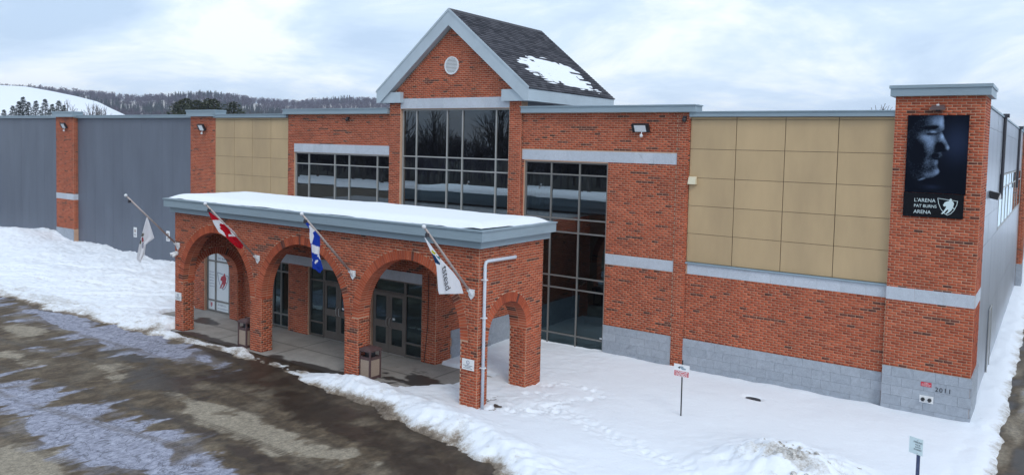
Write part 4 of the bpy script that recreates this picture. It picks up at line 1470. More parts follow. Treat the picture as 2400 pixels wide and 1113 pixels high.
FY = VY + .10 + .08 * .45 - .003
emblem(pw, -24.42, 1.56, .66, .66, FY, 'film_red', 'film_blue', .02)
emblem(pw, -24.88, .36, .16, .2, FY, 'film_red', 'film_red', .01)
text_part('lettering', 'PAT BURNS', .10, 'film_blue', pw, (-24.09, FY, 2.03), (1, 0, 0), (0, 0, 1), .001, .60)
text_part('lettering', "L'ARENA", .09, 'film_blue', pw, (-24.09, FY, 2.17), (1, 0, 0), (0, 0, 1), .001, .42)
text_part('lettering', '819 876 2275', .085, 'film_blue', pw, (-24.09, FY, .26), (1, 0, 0), (0, 0, 1), .001, .56)
text_part('lettering', 'www.arenapatburns', .06, 'film_blue', pw, (-24.09, FY, .14), (1, 0, 0), (0, 0, 1), .001, .66)
for i in range(6):
    z = 1.50 - i * .11
    MB().box(-24.93, -24.60 + random.uniform(-.06, .02), FY - .002, FY, z, z + .012).build('printed_line', 'film_blue', pw)
    MB().box(-23.58, -23.2, FY - .002, FY, z, z + .012).build('printed_line', 'film_blue', pw)

# ================================================================== ENTRANCE PORTICO
por = root('entrance_portico', (-16.5, -6.9, 0), 'flat roofed brick portico with three round arches across the entrance', 'portico')
PF, PB = -6.90, -6.48
OPEN = [(-22.66, -19.0, 1.70), (-18.45, -14.74, 1.68), (-14.2, -10.56, 1.71)]
RING = .24
mb = MB()
arch_solid(mb, -23.12, -10.02, 4.06, OPEN, PF, PB, yfn, -.25)
fwall = mb.build('arcade_wall', 'mortar', por)


def por_iv(z):
    iv = [(-23.12, -10.02)]
    for sa, sb, sp in OPEN:
        r_, c_ = (sb - sa) / 2, (sa + sb) / 2
        if z < sp:
            ex = (sa, sb)
        elif z - sp < r_ + RING:
            q = math.sqrt((r_ + RING + .004) ** 2 - (z - sp) ** 2)
            ex = (c_ - q, c_ + q)
        else:
            continue
        nv = []
        for a, b in iv:
            if ex[0] > a:
                nv.append((a, min(b, ex[0])))
            if ex[1] < b:
                nv.append((max(a, ex[1]), b))
        iv = nv
    return [(a, b) for a, b in iv if b > a]


sets = [bricks_boxes(brick_rows(-.14, 4.05, por_iv, 20), 'y', PF, -1)]
for x in (-22.66, -18.45, -14.2):
    sets.append(bricks_boxes(brick_rows(-.14, 1.69, [(PF, PB)], 21), 'x', x, 1))
for x in (-19.0, -14.74, -10.56):
    sets.append(bricks_boxes(brick_rows(-.14, 1.69, [(PF, PB)], 22), 'x', x, -1))
brickwork(fwall, sets)
SO = [(-6.48, -4.75, 1.685)]


def side_iv(z, y0):
    sa, sb, sp = SO[0]
    r_, c_ = (sb - sa) / 2, (sa + sb) / 2
    if z < sp:
        ex = (sa, sb)
    elif z - sp < r_ + RING:
        q = math.sqrt((r_ + RING + .004) ** 2 - (z - sp) ** 2)
        ex = (c_ - q, c_ + q)
    else:
        return [(y0, -4.0)]
    return [(a, b) for a, b in ((y0, ex[0]), (ex[1], -4.0)) if b - a > .02]


nv_done = 0


def ring(parent, op, fn, ta, tb, tc_, seed):
    """front ring of separate arch bricks, back ring joined"""
    global nv_done
    rng = np.random.default_rng(seed)
    ws = voussoirs(*op, RING, fn, ta, tb)
    tn = tone_run(len(ws), rng)
    if nv_done + len(ws) <= 300:
        for w_, t_ in zip(ws, tn):
            o_ = MB().hexa(w_).build('arch_brick', 'brick', parent)
            tone_attr(o_.data, float(t_))
        nv_done += len(ws)
        rest, tr_ = [], []
    else:
        rest, tr_ = list(ws), list(tn)
    bk = voussoirs(*op, RING, fn, tb + (.01 if tc_ > tb else -.01), tc_)
    rest += bk
    tr_ += list(tone_run(len(bk), rng))
    m_ = MB()
    for w_ in rest:
        m_.hexa(w_)
    o_ = m_.build('arch_brickwork', 'brick', parent)
    tone_attr(o_.data, np.repeat(np.array(tr_), 8))
    o_['kind'] = 'stuff'


for i, op in enumerate(reversed(OPEN)):
    ring(fwall, op, yfn, PF - .012, PF + .20, PB + .004, 30 + i)
for xa, xb, sgn, outer in ((-10.56, -10.02, 1, -10.02), (-23.12, -22.66, 1, -22.66)):
    mb = MB()
    def xf(s, z, t):
        return (t, s, z)
    sa, sb, sp = SO[0]
    # the pier at the front belongs to the arcade wall, so the arch springs straight from it
    r_, c_ = (sb - sa) / 2, (sa + sb) / 2
    prev = (sa, sp)
    for i in range(1, 33):
        a = math.pi * (1 - i / 32)
        q = (c_ + r_ * math.cos(a), sp + r_ * math.sin(a))
        mb.hexa([xf(prev[0], prev[1], xa), xf(q[0], q[1], xa), xf(q[0], q[1], xb), xf(prev[0], prev[1], xb), xf(prev[0], 4.06, xa), xf(q[0], 4.06, xa), xf(q[0], 4.06, xb), xf(prev[0], 4.06, xb)])
        prev = q
    mb.box(xa, xb, sb, -4.0, -.25, 4.06)
    sw_ = mb.build('side_wall', 'mortar', por)
    y0 = PF if outer > -11 else -6.47
    brickwork(sw_, [bricks_boxes(brick_rows(-.14, 4.05, lambda z, y0=y0: side_iv(z, y0), 40), 'x', outer, 1),
                    bricks_boxes(brick_rows(-.14, 1.68, [(xa, xb)], 41), 'y', sb, -1)])
    ring(sw_, SO[0], xf, outer + .012, outer - .24, (xa - .004), 50)
MB().box(-22.6, -10.6, PB + .01, -3.95, 3.98, 4.05).build('ceiling', 'shaded_soffit', por)
MB().box(-23.20, -9.87, -7.05, -3.90, 4.062, 4.25).build('cornice', 'coping', por)
MB().box(-23.32, -9.72, -7.20, -3.84, 4.252, 4.49).box(-23.35, -9.69, -7.23, -3.82, 4.492, 4.53).build('fascia', 'coping', por)
ds = MB()
ds.tube([(-10.05, -5.41, 3.70), (-9.965, -5.41, 3.70), (-9.945, -5.45, 3.70), (-9.945, -6.62, 3.72), (-9.945, -6.72, 3.70), (-9.945, -6.755, 3.62), (-9.945, -6.755, .03)], .043, 10)
dsp = ds.build('downspout', 'pipe_metal', por, True)
for z in (3.25, 2.3, 1.05):
    MB().box(-10.02, -9.885, -6.815, -6.695, z, z + .025).build('pipe_bracket', 'white_metal', dsp)

# snow on the portico roof
qx, qy, qF = grid(-23.2, -9.82, -7.10, -3.92, .08)
ed = np.minimum(np.minimum(qx + 23.2, -9.82 - qx), np.minimum(qy + 7.10, -3.92 - qy)) + .16 * (fbm(qx * 1.5, qy * 1.5, 91, 4) - .5)
qh = .17 * np.sqrt(sstep(-.03, .42, ed)) * (.72 + .50 * fbm(qx * .45, qy * .7, 92, 4)) + .006 * (fbm(qx * 3, qy * 3, 93, 2) - .5)
me = quads_mesh('portico_snow', np.stack([qx, qy, 4.515 + qh], 1), qF, 'snow', {'dirt_shade': np.zeros(len(qx))}, True)
o = obj_from('portico_snow', me)
tag(o, 'smooth thick blanket of snow on the portico roof', 'snow', kind='stuff')

# ================================================================== THINGS ON AND AROUND THE BUILDING
# ---- flagpoles and flags
def inside(poly, y, z):
    y, z = np.asarray(y), np.asarray(z)
    r_ = np.zeros(y.shape, bool)
    n = len(poly)
    for i in range(n):
        (x1, y1), (x2, y2) = poly[i], poly[(i + 1) % n]
        c_ = ((y1 > z) != (y2 > z))
        with np.errstate(divide='ignore', invalid='ignore'):
            xi = (x2 - x1) * (z - y1) / (y2 - y1 + 1e-12) + x1
        r_ ^= c_ & (y < xi)
    return r_


def curve_at(pts, n):
    P = np.array(pts)
    L = np.concatenate([[0], np.cumsum(np.hypot(*np.diff(P, axis=0).T))])
    s = np.linspace(0, L[-1], n)
    return np.stack([np.interp(s, L, P[:, 0]), np.interp(s, L, P[:, 1])], 1)


def flag(x, left, right, base, paint, label, fold, n=70, m=34):
    A, Bq = curve_at(left, n), curve_at(right, n)
    t = np.linspace(0, 1, m)
    Y = A[:, None, 0] * (1 - t) + Bq[:, None, 0] * t
    Z = A[:, None, 1] * (1 - t) + Bq[:, None, 1] * t
    v = np.linspace(0, 1, n)[:, None]
    X = x + fold * np.sin(t[None] * 7.0 + v * 3.0) * np.sqrt(v) * (1 - t[None] * .55) + fold * .5 * np.sin(t[None] * 15 + v * 5) * v
    loc = Vector((x, float(A[0, 0]), float(A[0, 1])))
    V = np.stack([X.ravel() - loc.x, Y.ravel() - loc.y, Z.ravel() - loc.z], 1)
    i = np.arange(n * m).reshape(n, m)
    F = np.stack([i[:-1, :-1], i[:-1, 1:], i[1:, 1:], i[1:, :-1]], -1).reshape(-1, 4)
    fy = Y.ravel()[F].mean(1)
    fz = Z.ravel()[F].mean(1)
    colr = np.tile(np.array(base + (1,), float), (len(F), 1))
    for poly, c_ in paint:
        colr[inside(poly, fy, fz)] = c_ + (1,)
    me = quads_mesh('flag', V, F, 'flag_cloth', None, True)
    at = me.attributes.new('col', 'FLOAT_COLOR', 'FACE')
    at.data.foreach_set('color', colr.astype(np.float32).ravel())
    o = obj_from('flag', me, loc=loc)
    md = o.modifiers.new('thickness', 'SOLIDIFY')
    md.thickness = .004
    tag(o, label, 'flag', 'flags on the portico')
    WPOS[o.name] = loc
    return o


WHITE, RED, BLUE = (.86, .87, .90), (.60, .012, .03), (.018, .07, .50)
flag(-22.9, [(-8.04, 3.97), (-8.21, 3.43), (-8.32, 3.03), (-8.39, 2.63), (-8.28, 2.48)], [(-8.02, 3.97), (-7.78, 3.25), (-8.07, 3.06), (-8.12, 2.74), (-8.26, 2.48)], WHITE,
     [([(-8.26, 3.43), (-8.20, 3.45), (-8.13, 3.42), (-8.17, 3.32), (-8.25, 3.33)], (.22, .22, .2)), ([(-8.22, 3.30), (-8.16, 3.31), (-8.15, 3.18), (-8.20, 3.14)], (.45, .08, .12)),
      ([(-8.30, 3.22), (-8.23, 3.24), (-8.24, 3.10), (-8.29, 3.10)], (.15, .17, .10)), ([(-8.20, 3.12), (-8.13, 3.15), (-8.16, 2.96), (-8.20, 2.95)], (.42, .42, .5))],
     'white flag with small crest hanging limp at the left end of the portico', .02)
flag(-18.6, [(-8.65, 4.48), (-8.59, 4.34), (-8.52, 4.21), (-8.46, 4.08), (-8.31, 3.84), (-8.07, 3.69), (-7.94, 3.55), (-7.76, 3.40), (-7.58, 3.29)],
     [(-8.64, 4.49), (-8.41, 4.32), (-8.21, 4.15), (-7.97, 4.0), (-7.81, 3.87), (-7.65, 3.66), (-7.49, 3.52), (-7.46, 3.36), (-7.48, 3.29)], RED,
     [([(-8.62, 4.22), (-8.52, 4.215), (-8.20, 4.20), (-7.60, 3.66), (-8.07, 3.70), (-8.5, 3.70)], WHITE),
      ([(-8.24, 4.11), (-8.18, 4.07), (-8.09, 4.09), (-8.06, 4.01), (-7.92, 3.93), (-7.93, 3.86), (-7.85, 3.75), (-7.97, 3.75), (-7.96, 3.66), (-8.07, 3.70), (-8.1, 3.8), (-8.2, 3.9), (-8.28, 3.97), (-8.22, 3.98), (-8.26, 4.04)], RED)],
     'red and white Canadian flag with maple leaf over the left arch', .035)
flag(-14.4, [(-8.66, 4.49), (-8.49, 4.30), (-8.49, 4.05), (-8.45, 3.85), (-8.38, 3.25), (-8.26, 3.20), (-8.14, 3.10)],
     [(-8.56, 4.51), (-8.42, 4.38), (-8.13, 4.06), (-8.12, 3.84), (-8.14, 3.65), (-8.1, 3.45), (-8.01, 3.19), (-8.12, 3.10)], BLUE,
     [([(-8.51, 4.37), (-8.40, 4.40), (-8.30, 4.24), (-8.36, 4.19), (-8.32, 4.09), (-8.40, 3.91), (-8.47, 3.91), (-8.51, 4.05), (-8.48, 4.27)], WHITE),
      ([(-8.43, 3.90), (-8.10, 3.77), (-8.15, 3.57), (-8.41, 3.68)], WHITE), ([(-8.30, 3.38), (-8.26, 3.43), (-8.21, 3.47), (-8.20, 3.42), (-8.24, 3.35)], WHITE), ([(-8.23, 3.56), (-8.17, 3.62), (-8.08, 3.42)], WHITE),
      ([(-8.40, 3.50), (-8.37, 3.50), (-8.365, 3.44), (-8.395, 3.44)], WHITE)],
     'blue and white Quebec flag with fleur-de-lis hanging over the middle arch', .03)
f4 = flag(-10.22, [(-8.71, 4.45), (-8.58, 4.24), (-8.45, 4.03), (-8.30, 3.75), (-8.20, 3.17), (-8.15, 3.07)], [(-8.70, 4.46), (-8.14, 3.91), (-7.68, 3.55), (-7.41, 3.29), (-7.25, 2.96)], WHITE,
          [([(-8.49, 4.11), (-8.45, 4.15), (-8.30, 4.05), (-8.35, 4.02)], (.62, .60, .03)), ([(-8.52, 4.10), (-8.34, 4.0), (-8.14, 3.8), (-8.15, 3.76), (-8.40, 3.86)], (.012, .06, .16)),
           ([(-8.30, 4.0), (-8.14, 3.95), (-8.17, 3.89)], (.10, .33, .36))],
          'white town flag with green and navy emblem beside the right pillar', .02)
text_part('flag_lettering', 'tstead', .27, 'ink', f4, (-10.19, -8.03, 3.41), (0, .26, -.966), (0, .966, .26), .001, .60)

for x, lb in ((-22.9, 'wall mounted pole carrying the white crested flag'), (-18.6, 'wall mounted pole carrying the Canadian flag'), (-14.4, 'wall mounted pole carrying the blue Quebec flag'), (-10.22, 'wall mounted pole carrying the white town flag')):
    r_ = root('flagpole', (x, -6.92, 2.93), lb, 'flagpole', 'flagpoles on the portico')
    MB().tube([(x, -6.94, 2.92), (x, -8.70, 4.66)], [.034, .026], 8).build('pole', 'pole_wood', r_, True)
    MB().prism([(x - .09, 3.02), (x + .09, 3.02), (x + .085, 2.86), (x, 2.76), (x - .085, 2.86)], lambda u, v, t: (u, t, v), -6.945, -6.912).tube([(x, -6.93, 2.90), (x, -7.06, 3.03)], .048, 8).build('bracket', 'white_metal', r_)
    MB().ball((x, -8.74, 4.70), .052).build('finial', 'white_metal', r_, True)
    MB().box(x - .03, x + .03, -8.66, -8.58, 4.46, 4.54).tube([(x, -8.64, 4.58), (x, -8.66, 4.46)], .012, 5).build('flag_clip', 'dark_pipe', r_)


# ---- wall lights
def floodlight(x, y, z, wd, ht, label, sensor=True):
    r_ = root('floodlight', (x, y, z), label, 'floodlight', 'floodlights on the brick walls')
    t = R(28)

    def T(u, d, v):      # local: u right, d outwards, v up; tilted to look down
        return (x + u, y - .10 - (d * math.cos(t) + v * math.sin(t)) , z + v * math.cos(t) - d * math.sin(t))

    def bx(name, u0, u1, d0, d1, v0, v1, mat):
        return MB().hexa([T(u0, d1, v0), T(u1, d1, v0), T(u1, d0, v0), T(u0, d0, v0), T(u0, d1, v1), T(u1, d1, v1), T(u1, d0, v1), T(u0, d0, v1)]).build(name, mat, r_)
    h = bx('housing', -wd / 2, wd / 2, 0, .09, -ht / 2, ht / 2, 'black_metal')
    bx('lamp_lens', -wd * .34, wd * .34, .0905, .096, -ht * .40, ht * .40, 'lamp_glass')
    for s in (-1, 1):
        bx('cooling_fin', s * wd * .46 - .012, s * wd * .46 + .012, .091, .11, -ht * .45, ht * .45, 'black_metal')
    MB().box(x - .05, x + .05, y - .12, y, z - .04, z + .04).build('wall_bracket', 'black_metal', r_)
    if sensor:
        MB().tube([(x + .03, y - .12, z - ht * .5), (x + .03, y - .14, z - ht * .8)], .015, 6).ball((x + .03, y - .15, z - ht * .95), .055).build('motion_sensor', 'white_metal', r_, True)
    return r_


floodlight(-45.35, -.01, 7.14, .50, .32, 'small floodlight on the far left brick pier')
floodlight(-31.92, -.01, 7.12, .46, .32, 'floodlight on the brick pier left of the beige panels')
floodlight(-9.05, -.01, 7.24, .56, .27, 'black floodlight on brick above the right stone band')
r_ = root('poster_lamp', (-1.0, -.16, 7.78), 'small dark lamp fixed above the portrait poster', 'lamp')
MB().box(-1.05, -.95, -.22, -.155, 7.68, 7.78).build('arm', 'black_metal', r_)
MB().hexa([(-1.17, -.42, 7.70), (-.83, -.42, 7.70), (-.83, -.2, 7.76), (-1.17, -.2, 7.76), (-1.14, -.40, 7.78), (-.86, -.40, 7.78), (-.86, -.2, 7.83), (-1.14, -.2, 7.83)]).build('lamp_shade', 'bin_frame', r_)
MB().box(-1.03, -.97, -.30, -.26, 7.81, 7.85).build('cap', 'white_metal', r_)
r_ = root('side_floodlight', (0.0, 3.0, 5.55), 'dark wedge shaped floodlight on the metal side wall', 'floodlight')
MB().hexa([(0, 2.85, 5.46), (.20, 2.85, 5.42), (.20, 3.15, 5.42), (0, 3.15, 5.46), (0, 2.85, 5.66), (.24, 2.85, 5.60), (.24, 3.15, 5.60), (0, 3.15, 5.66)]).build('housing', 'black_metal', r_)
MB().hexa([(.16, 2.88, 5.40), (.26, 2.88, 5.46), (.26, 3.12, 5.46), (.16, 3.12, 5.40), (.17, 2.88, 5.415), (.25, 2.88, 5.58), (.25, 3.12, 5.58), (.17, 3.12, 5.415)]).build('lamp_lens', 'lamp_glass', r_)
# ---- cameras and small fittings
for x, lb in ((-22.04, 'small dark camera under the left coping above the strip window'), (-7.66, 'small dark dome camera at the corner beside the beige panels')):
    r_ = root('security_camera', (x, -.01, 7.5), lb, 'camera', 'dark cameras under the coping')
    MB().box(x - .05, x + .05, -.10, -.012, 7.50, 7.58).build('mount', 'dark_pipe', r_)
    MB().ball((x, -.11, 7.47), .075).build('dome', 'black_metal', r_, True)
r_ = root('security_camera', (-22.97, -6.92, 2.66), 'white camera under the flagpole bracket on the left pillar', 'camera')
MB().box(-23.03, -22.91, -6.97, -6.915, 2.60, 2.72).build('mount', 'white_metal', r_)
MB().tube([(-22.98, -6.97, 2.66), (-23.06, -7.12, 2.62)], .055, 8).build('camera_body', 'white_metal', r_, True)
MB().tube([(-22.94, -6.97, 2.62), (-22.94, -7.10, 2.56)], .05, 8).build('camera_head', 'white_metal', r_, True)
MB().tube([(-23.06, -7.12, 2.62), (-23.065, -7.13, 2.617)], .035, 8).build('camera_lens', 'black_metal', r_)
r_ = root('vent_hood', (-7.36, .01, 5.68), 'small beige vent hood on the first beige panel', 'vent')
MB().hexa([(-7.48, -.14, 5.57), (-7.24, -.14, 5.57), (-7.24, .012, 5.57), (-7.48, .012, 5.57), (-7.47, -.08, 5.78), (-7.25, -.08, 5.78), (-7.25, .012, 5.80), (-7.47, .012, 5.80)]).build('hood', 'hood_beige', r_)
MB().box(-7.49, -7.23, -.005, .013, 5.555, 5.815).build('flange', 'beige_panel', r_)
# ---- notices on the grey wall
for x, z, lb in ((-38.48, 1.52, 'narrow white notice on the grey wall beside the limp white flag'), (-35.39, 1.58, 'narrow white notice on the grey wall nearest the portico')):
    r_ = root('wall_notice', (x, .24, z), lb, 'sign', 'notices on the grey wall')
    MB().box(x - .15, x + .15, .235, .249, z - .26, z + .26).build('plate', 'sign_white', r_)
    MB().box(x - .08, x + .08, .232, .2348, z - .02, z + .16).build('printed_mark', 'pole_wood', r_)
    for q in range(2):
        MB().box(x - .10, x + .10, .232, .2348, z - .12 - q * .07, z - .09 - q * .07).build('printed_line', 'ink', r_)
# ---- plaques on the portico pillars
for x0, x1, z0, z1, lb in ((-10.47, -10.10, .99, 1.26, 'white plaque on the right corner pillar beside the downspout'), (-23.08, -22.72, 1.04, 1.31, 'white plaque on the left end pillar of the portico')):
    r_ = root('pillar_plaque', ((x0 + x1) / 2, -6.91, z0), lb, 'sign', 'plaques on the portico')
    MB().box(x0, x1, -6.932, -6.912, z0, z1).build('plate', 'sign_white', r_)
    cx0, cz0 = (x0 + x1) / 2, z1 - .085
    mb = MB()
    for i in range(16):
        a0, a1 = 2 * math.pi * i / 16, 2 * math.pi * (i + 1) / 16
        P = lambda q, a, t: (cx0 + q * math.cos(a), t, cz0 + q * math.sin(a))
        mb.hexa([P(.042, a0, -6.935), P(.042, a1, -6.935), P(.042, a1, -6.9325), P(.042, a0, -6.9325), P(.052, a0, -6.935), P(.052, a1, -6.935), P(.052, a1, -6.9325), P(.052, a0, -6.9325)])
    mb.tube([(cx0 - .02, -6.934, cz0 + .01), (cx0, -6.934, cz0 - .02), (cx0 + .025, -6.934, cz0 - .01)], .005, 4)
    mb.build('round_emblem', 'film_blue', r_)
    for q, wdt in enumerate((.30, .18, .28)):
        z = z1 - .165 - q * .034
        MB().box(cx0 - wdt / 2, cx0 + wdt / 2, -6.9345, -6.9325, z, z + .012).build('printed_line', 'dark_siding', r_)
# ---- plates on the stone base of the tower
BY = -.1935
r_ = root('fire_sign', (-.94, BY, .79), 'small red sign with white lettering on the stone base', 'sign')
MB().box(-1.065, -.825, BY - .008, BY, .795, .905).build('plate', 'sign_red', r_)
text_part('sign_lettering', 'SIAMESE', .028, 'sign_white', r_, (-.945, BY - .010, .872), (1, 0, 0), (0, 0, 1), .001, .10)
text_part('sign_lettering', 'FIRE DEPARTMENT', .03, 'sign_white', r_, (-.945, BY - .010, .838), (1, 0, 0), (0, 0, 1), .001, .20)
text_part('sign_lettering', 'CONNECTION', .028, 'sign_white', r_, (-.945, BY - .010, .806), (1, 0, 0), (0, 0, 1), .001, .19)
r_ = root('year_numerals', (-.58, BY, .72), 'dark numerals 2011 cut on the tower stone base', 'numerals')
for i, ch_ in enumerate('2011'):
    text_part('numeral', ch_, .155 if ch_ != '1' else .165, 'ink', r_, (-.71 + i * .096, BY - .003, .715), (1, 0, 0), (0, 0, 1), .003)
r_ = root('hose_connection', (-.925, BY, .38), 'white wall plate with two dark hose inlets', 'hose connection')
MB().box(-1.08, -.77, BY - .012, BY, .385, .565).build('plate', 'sign_white', r_)
for cx0 in (-1.0, -.85):
    i_ = MB().tube([(cx0, BY - .012, .475), (cx0, BY - .07, .475)], .042, 12).build('inlet', 'black_metal', r_, True)
    mb = MB()
    for q in range(3):
        a = q * math.pi / 3
        mb.box(cx0 - .006 - .045 * abs(math.cos(a)), cx0 + .006 + .045 * abs(math.cos(a)), BY - .078 - q * .001, BY - .07, .475 - .006 - .045 * abs(math.sin(a)) * (q > 0), .475 + .006 + .045 * abs(math.sin(a)) * (q > 0))
    mb.build('inlet_cap', 'black_metal', i_)

# ---- portrait poster
r_ = root('portrait_poster', (-.985, -.17, 5.05), 'dark tower poster with lit bearded face in profile and arena lettering', 'poster')
PY = -.20
nx, nz = 110, 160
a_, b_ = np.meshgrid((np.arange(nx) + .5) / nx, (np.arange(nz) + .5) / nz)     # across, down


def N(lst):          # pixels of the studied enlargement -> poster fractions
    return [((x - (150 - 32 * (y - 155) / 667)) / 527, (y - 156) / 672) for x, y in lst]


prof = N([(300, 120), (455, 120), (463, 200), (468, 275), (442, 292), (455, 322), (480, 370), (512, 430), (506, 455), (486, 464), (446, 468), (452, 500), (440, 518), (404, 530), (416, 548), (411, 570), (404, 586), (427, 640), (411, 662), (370, 690), (310, 702), (246, 724), (180, 700), (120, 500), (140, 300)])
face = inside(prof, a_, b_).astype(float)
for _ in range(2):
    f2 = face.copy()
    f2[1:-1, 1:-1] = (face[1:-1, 1:-1] * 2 + face[:-2, 1:-1] + face[2:, 1:-1] + face[1:-1, :-2] + face[1:-1, 2:]) / 6
    face = f2


def G(px_, py_, rx_0, ry_0, w_, rot=0.0):
    (cx_0, cy_0), = N([(px_, py_)])
    dx, dy = (a_ - cx_0) * 527, (b_ - cy_0) * 672
    c0, s0 = math.cos(rot), math.sin(rot)
    u, v = dx * c0 + dy * s0, -dx * s0 + dy * c0
    return w_ * np.exp(-(u / rx_0) ** 2 - (v / ry_0) ** 2)


lit = (G(400, 205, 70, 60, .55) + G(445, 215, 25, 60, .45) + G(452, 330, 20, 45, .55, .35) + G(470, 375, 26, 60, .5, -.45) + G(500, 432, 16, 20, .6) + G(330, 350, 75, 60, .42) + G(350, 420, 60, 70, .40, .3)
       + G(285, 345, 50, 30, .22) + G(372, 298, 26, 9, .5) + G(430, 490, 24, 24, .35) + G(400, 560, 26, 34, .42) + G(405, 640, 34, 30, .55) + G(340, 670, 60, 26, .32) + G(320, 560, 45, 60, .22) + G(270, 712, 34, 9, .55, -.35) + G(440, 250, 34, 18, .3))
shade = G(375, 258, 60, 15, .6, -.12) + G(345, 318, 45, 12, .38) + G(420, 425, 38, 42, .55, .4) + G(395, 500, 44, 16, .30, -.2) + G(400, 532, 22, 7, .4) + G(250, 470, 60, 100, .25)
grain = RNG.normal(0, .028, a_.shape) + .10 * (vnoise(a_ * 60, b_ * 90, 5) - .5)
lum = face * np.clip(lit - shade + grain * 1.5, 0, 1) ** 1.25 * .68
bg = .018 * (1 - face) * np.exp(-((a_ - .82) / .22) ** 2 - ((b_ - .34) / .22) ** 2) * 2.2 + G(360, 775, 70, 16, .022)
colr = np.stack([lum * .48 + bg * .35 + .004, lum * .68 + bg * .55 + .006, lum * 1.02 + bg * 1.2 + .012], -1)
X0, X1, Z0, Z1 = -1.655, -.325, 5.655, 7.575
vx, vz = np.meshgrid(np.linspace(X0, X1, nx + 1), np.linspace(Z1, Z0, nz + 1))
off = WPOS[r_.name]
V = np.stack([vx.ravel() - off.x, np.full(vx.size, PY - .0005) - off.y, vz.ravel() - off.z], 1)
i = np.arange(vx.size).reshape(nz + 1, nx + 1)
F = np.stack([i[:-1, :-1], i[1:, :-1], i[1:, 1:], i[:-1, 1:]], -1).reshape(-1, 4)
me = quads_mesh('portrait_print', V, F, 'poster_print')
at = me.attributes.new('col', 'FLOAT_COLOR', 'FACE')
at.data.foreach_set('color', np.concatenate([np.clip(colr, 0, 1), np.ones(colr.shape[:2] + (1,))], -1).astype(np.float32).ravel())
MB().box(X0 - .006, X1 + .006, PY, -.158, Z0, Z1 + .006).build('upper_board', 'poster_board', r_)
obj_from('portrait_print', me, r_)
lbd = MB().box(-1.672, -.345, PY - .004, -.158, 5.05, 5.645).build('lower_board', 'poster_board', r_)
LY = PY - .006
for i, (tx, z, wdt, sz) in enumerate((("L'ARENA", 5.425, .47, .125), ('PAT BURNS', 5.29, .50, .105), ('ARENA', 5.135, .39, .125))):
    text_part('lettering', tx, sz, 'sign_blue_white', lbd, (-1.43, LY, z), (1, 0, 0), (0, 0, 1), .001, wdt, 'LEFT')
emblem(lbd, -.905, 5.56, .43, .43, LY, 'sign_blue_white', 'sign_blue_white', .012)

# ---- litter bins
for cx0, cy0, lb in ((-19.38, -6.70, 'brown litter bin with pebbled panels left of the second pillar'), (-13.99, -6.63, 'brown litter bin with pebbled panels against the third pillar')):
    r_ = root('litter_bin', (cx0, cy0, 0), lb, 'litter bin', 'litter bins under the portico')
    h = .195
    mb = MB().box(cx0 - h, cx0 + h, cy0 - h, cy0 + h, .02, .09)
    for sx in (-1, 1):
        for sy in (-1, 1):
            mb.box(cx0 + sx * h - .022, cx0 + sx * h + .022, cy0 + sy * h - .022, cy0 + sy * h + .022, .0, .80)
    mb.box(cx0 - h, cx0 + h, cy0 - h - .012, cy0 - h + .03, .56, .635).box(cx0 - h, cx0 + h, cy0 + h - .03, cy0 + h + .012, .56, .635).box(cx0 - h - .012, cx0 - h + .03, cy0 - h, cy0 + h, .56, .635).box(cx0 + h - .03, cx0 + h + .012, cy0 - h, cy0 + h, .56, .635)
    fr = mb.build('frame', 'bin_frame', r_)
    H2 = h + .035
    mb = MB()
    mb.box(cx0 - H2, cx0 + H2, cy0 - H2, cy0 + H2, .79, .845)
    mb.hexa([(cx0 - H2, cy0 - H2, .846), (cx0 + H2, cy0 - H2, .846), (cx0 + H2, cy0 + H2, .846), (cx0 - H2, cy0 + H2, .846),
             (cx0 - H2 * .45, cy0 - H2 * .45, .905), (cx0 + H2 * .45, cy0 - H2 * .45, .905), (cx0 + H2 * .45, cy0 + H2 * .45, .905), (cx0 - H2 * .45, cy0 + H2 * .45, .905)])
    mb.build('lid', 'bin_frame', r_)
    for (a, b, c_, d) in ((cx0 - h + .024, cx0 + h - .024, cy0 - h - .004, cy0 - h + .02), (cx0 - h + .024, cx0 + h - .024, cy0 + h - .02, cy0 + h + .004), (cx0 - h - .004, cx0 - h + .02, cy0 - h + .024, cy0 + h - .024), (cx0 + h - .02, cx0 + h + .004, cy0 - h + .024, cy0 + h - .024)):
        MB().box(a, b, c_, d, .095, .555).build('pebble_panel', 'bin_panel', r_)
    MB().box(cx0 - h + .03, cx0 + h - .03, cy0 - h + .03, cy0 + h - .03, .58, .60).box(cx0 - .1, cx0 + .1, cy0 - .1, cy0 + .1, .6, .79).build('liner', 'black_metal', r_)

# ---- surveillance sign in the yard
r_ = root('surveillance_sign', (-5.81, -4.1, 0), 'red and white video surveillance sign on a thin black post in the snow', 'sign')
MB().tube([(-5.81, -4.1, -.05), (-5.815, -4.1, 1.43)], .018, 8).build('post', 'black_metal', r_)
pl = MB().box(-6.02, -5.62, -4.132, -4.120, 1.025, 1.325).build('plate', 'sign_white', r_)
MB().box(-6.005, -5.635, -4.1335, -4.1325, 1.035, 1.165).build('red_field', 'sign_red', pl)
for tx, z, sz, wdt in (('CAMPUS', 1.127, .044, .32), ('SURVEILLANCE', 1.088, .034, .31), ('VIDEO', 1.043, .046, .32)):
    text_part('sign_lettering', tx, sz, 'sign_white', pl, (-5.82, -4.1345, z), (1, 0, 0), (0, 0, 1), .0008, wdt, bold=.0015)
MB().prism([(-5.92, 1.245), (-5.87, 1.275), (-5.85, 1.255), (-5.88, 1.215)], lambda u, v, t: (u, t, v), -4.1335, -4.1325).build('camera_pictogram', 'ink', pl)
MB().prism([(-5.87, 1.28), (-5.78, 1.285), (-5.77, 1.25), (-5.70, 1.235), (-5.72, 1.205), (-5.80, 1.20), (-5.86, 1.24)], lambda u, v, t: (u, t, v), -4.1337, -4.1325).build('camera_pictogram', 'coping', pl)
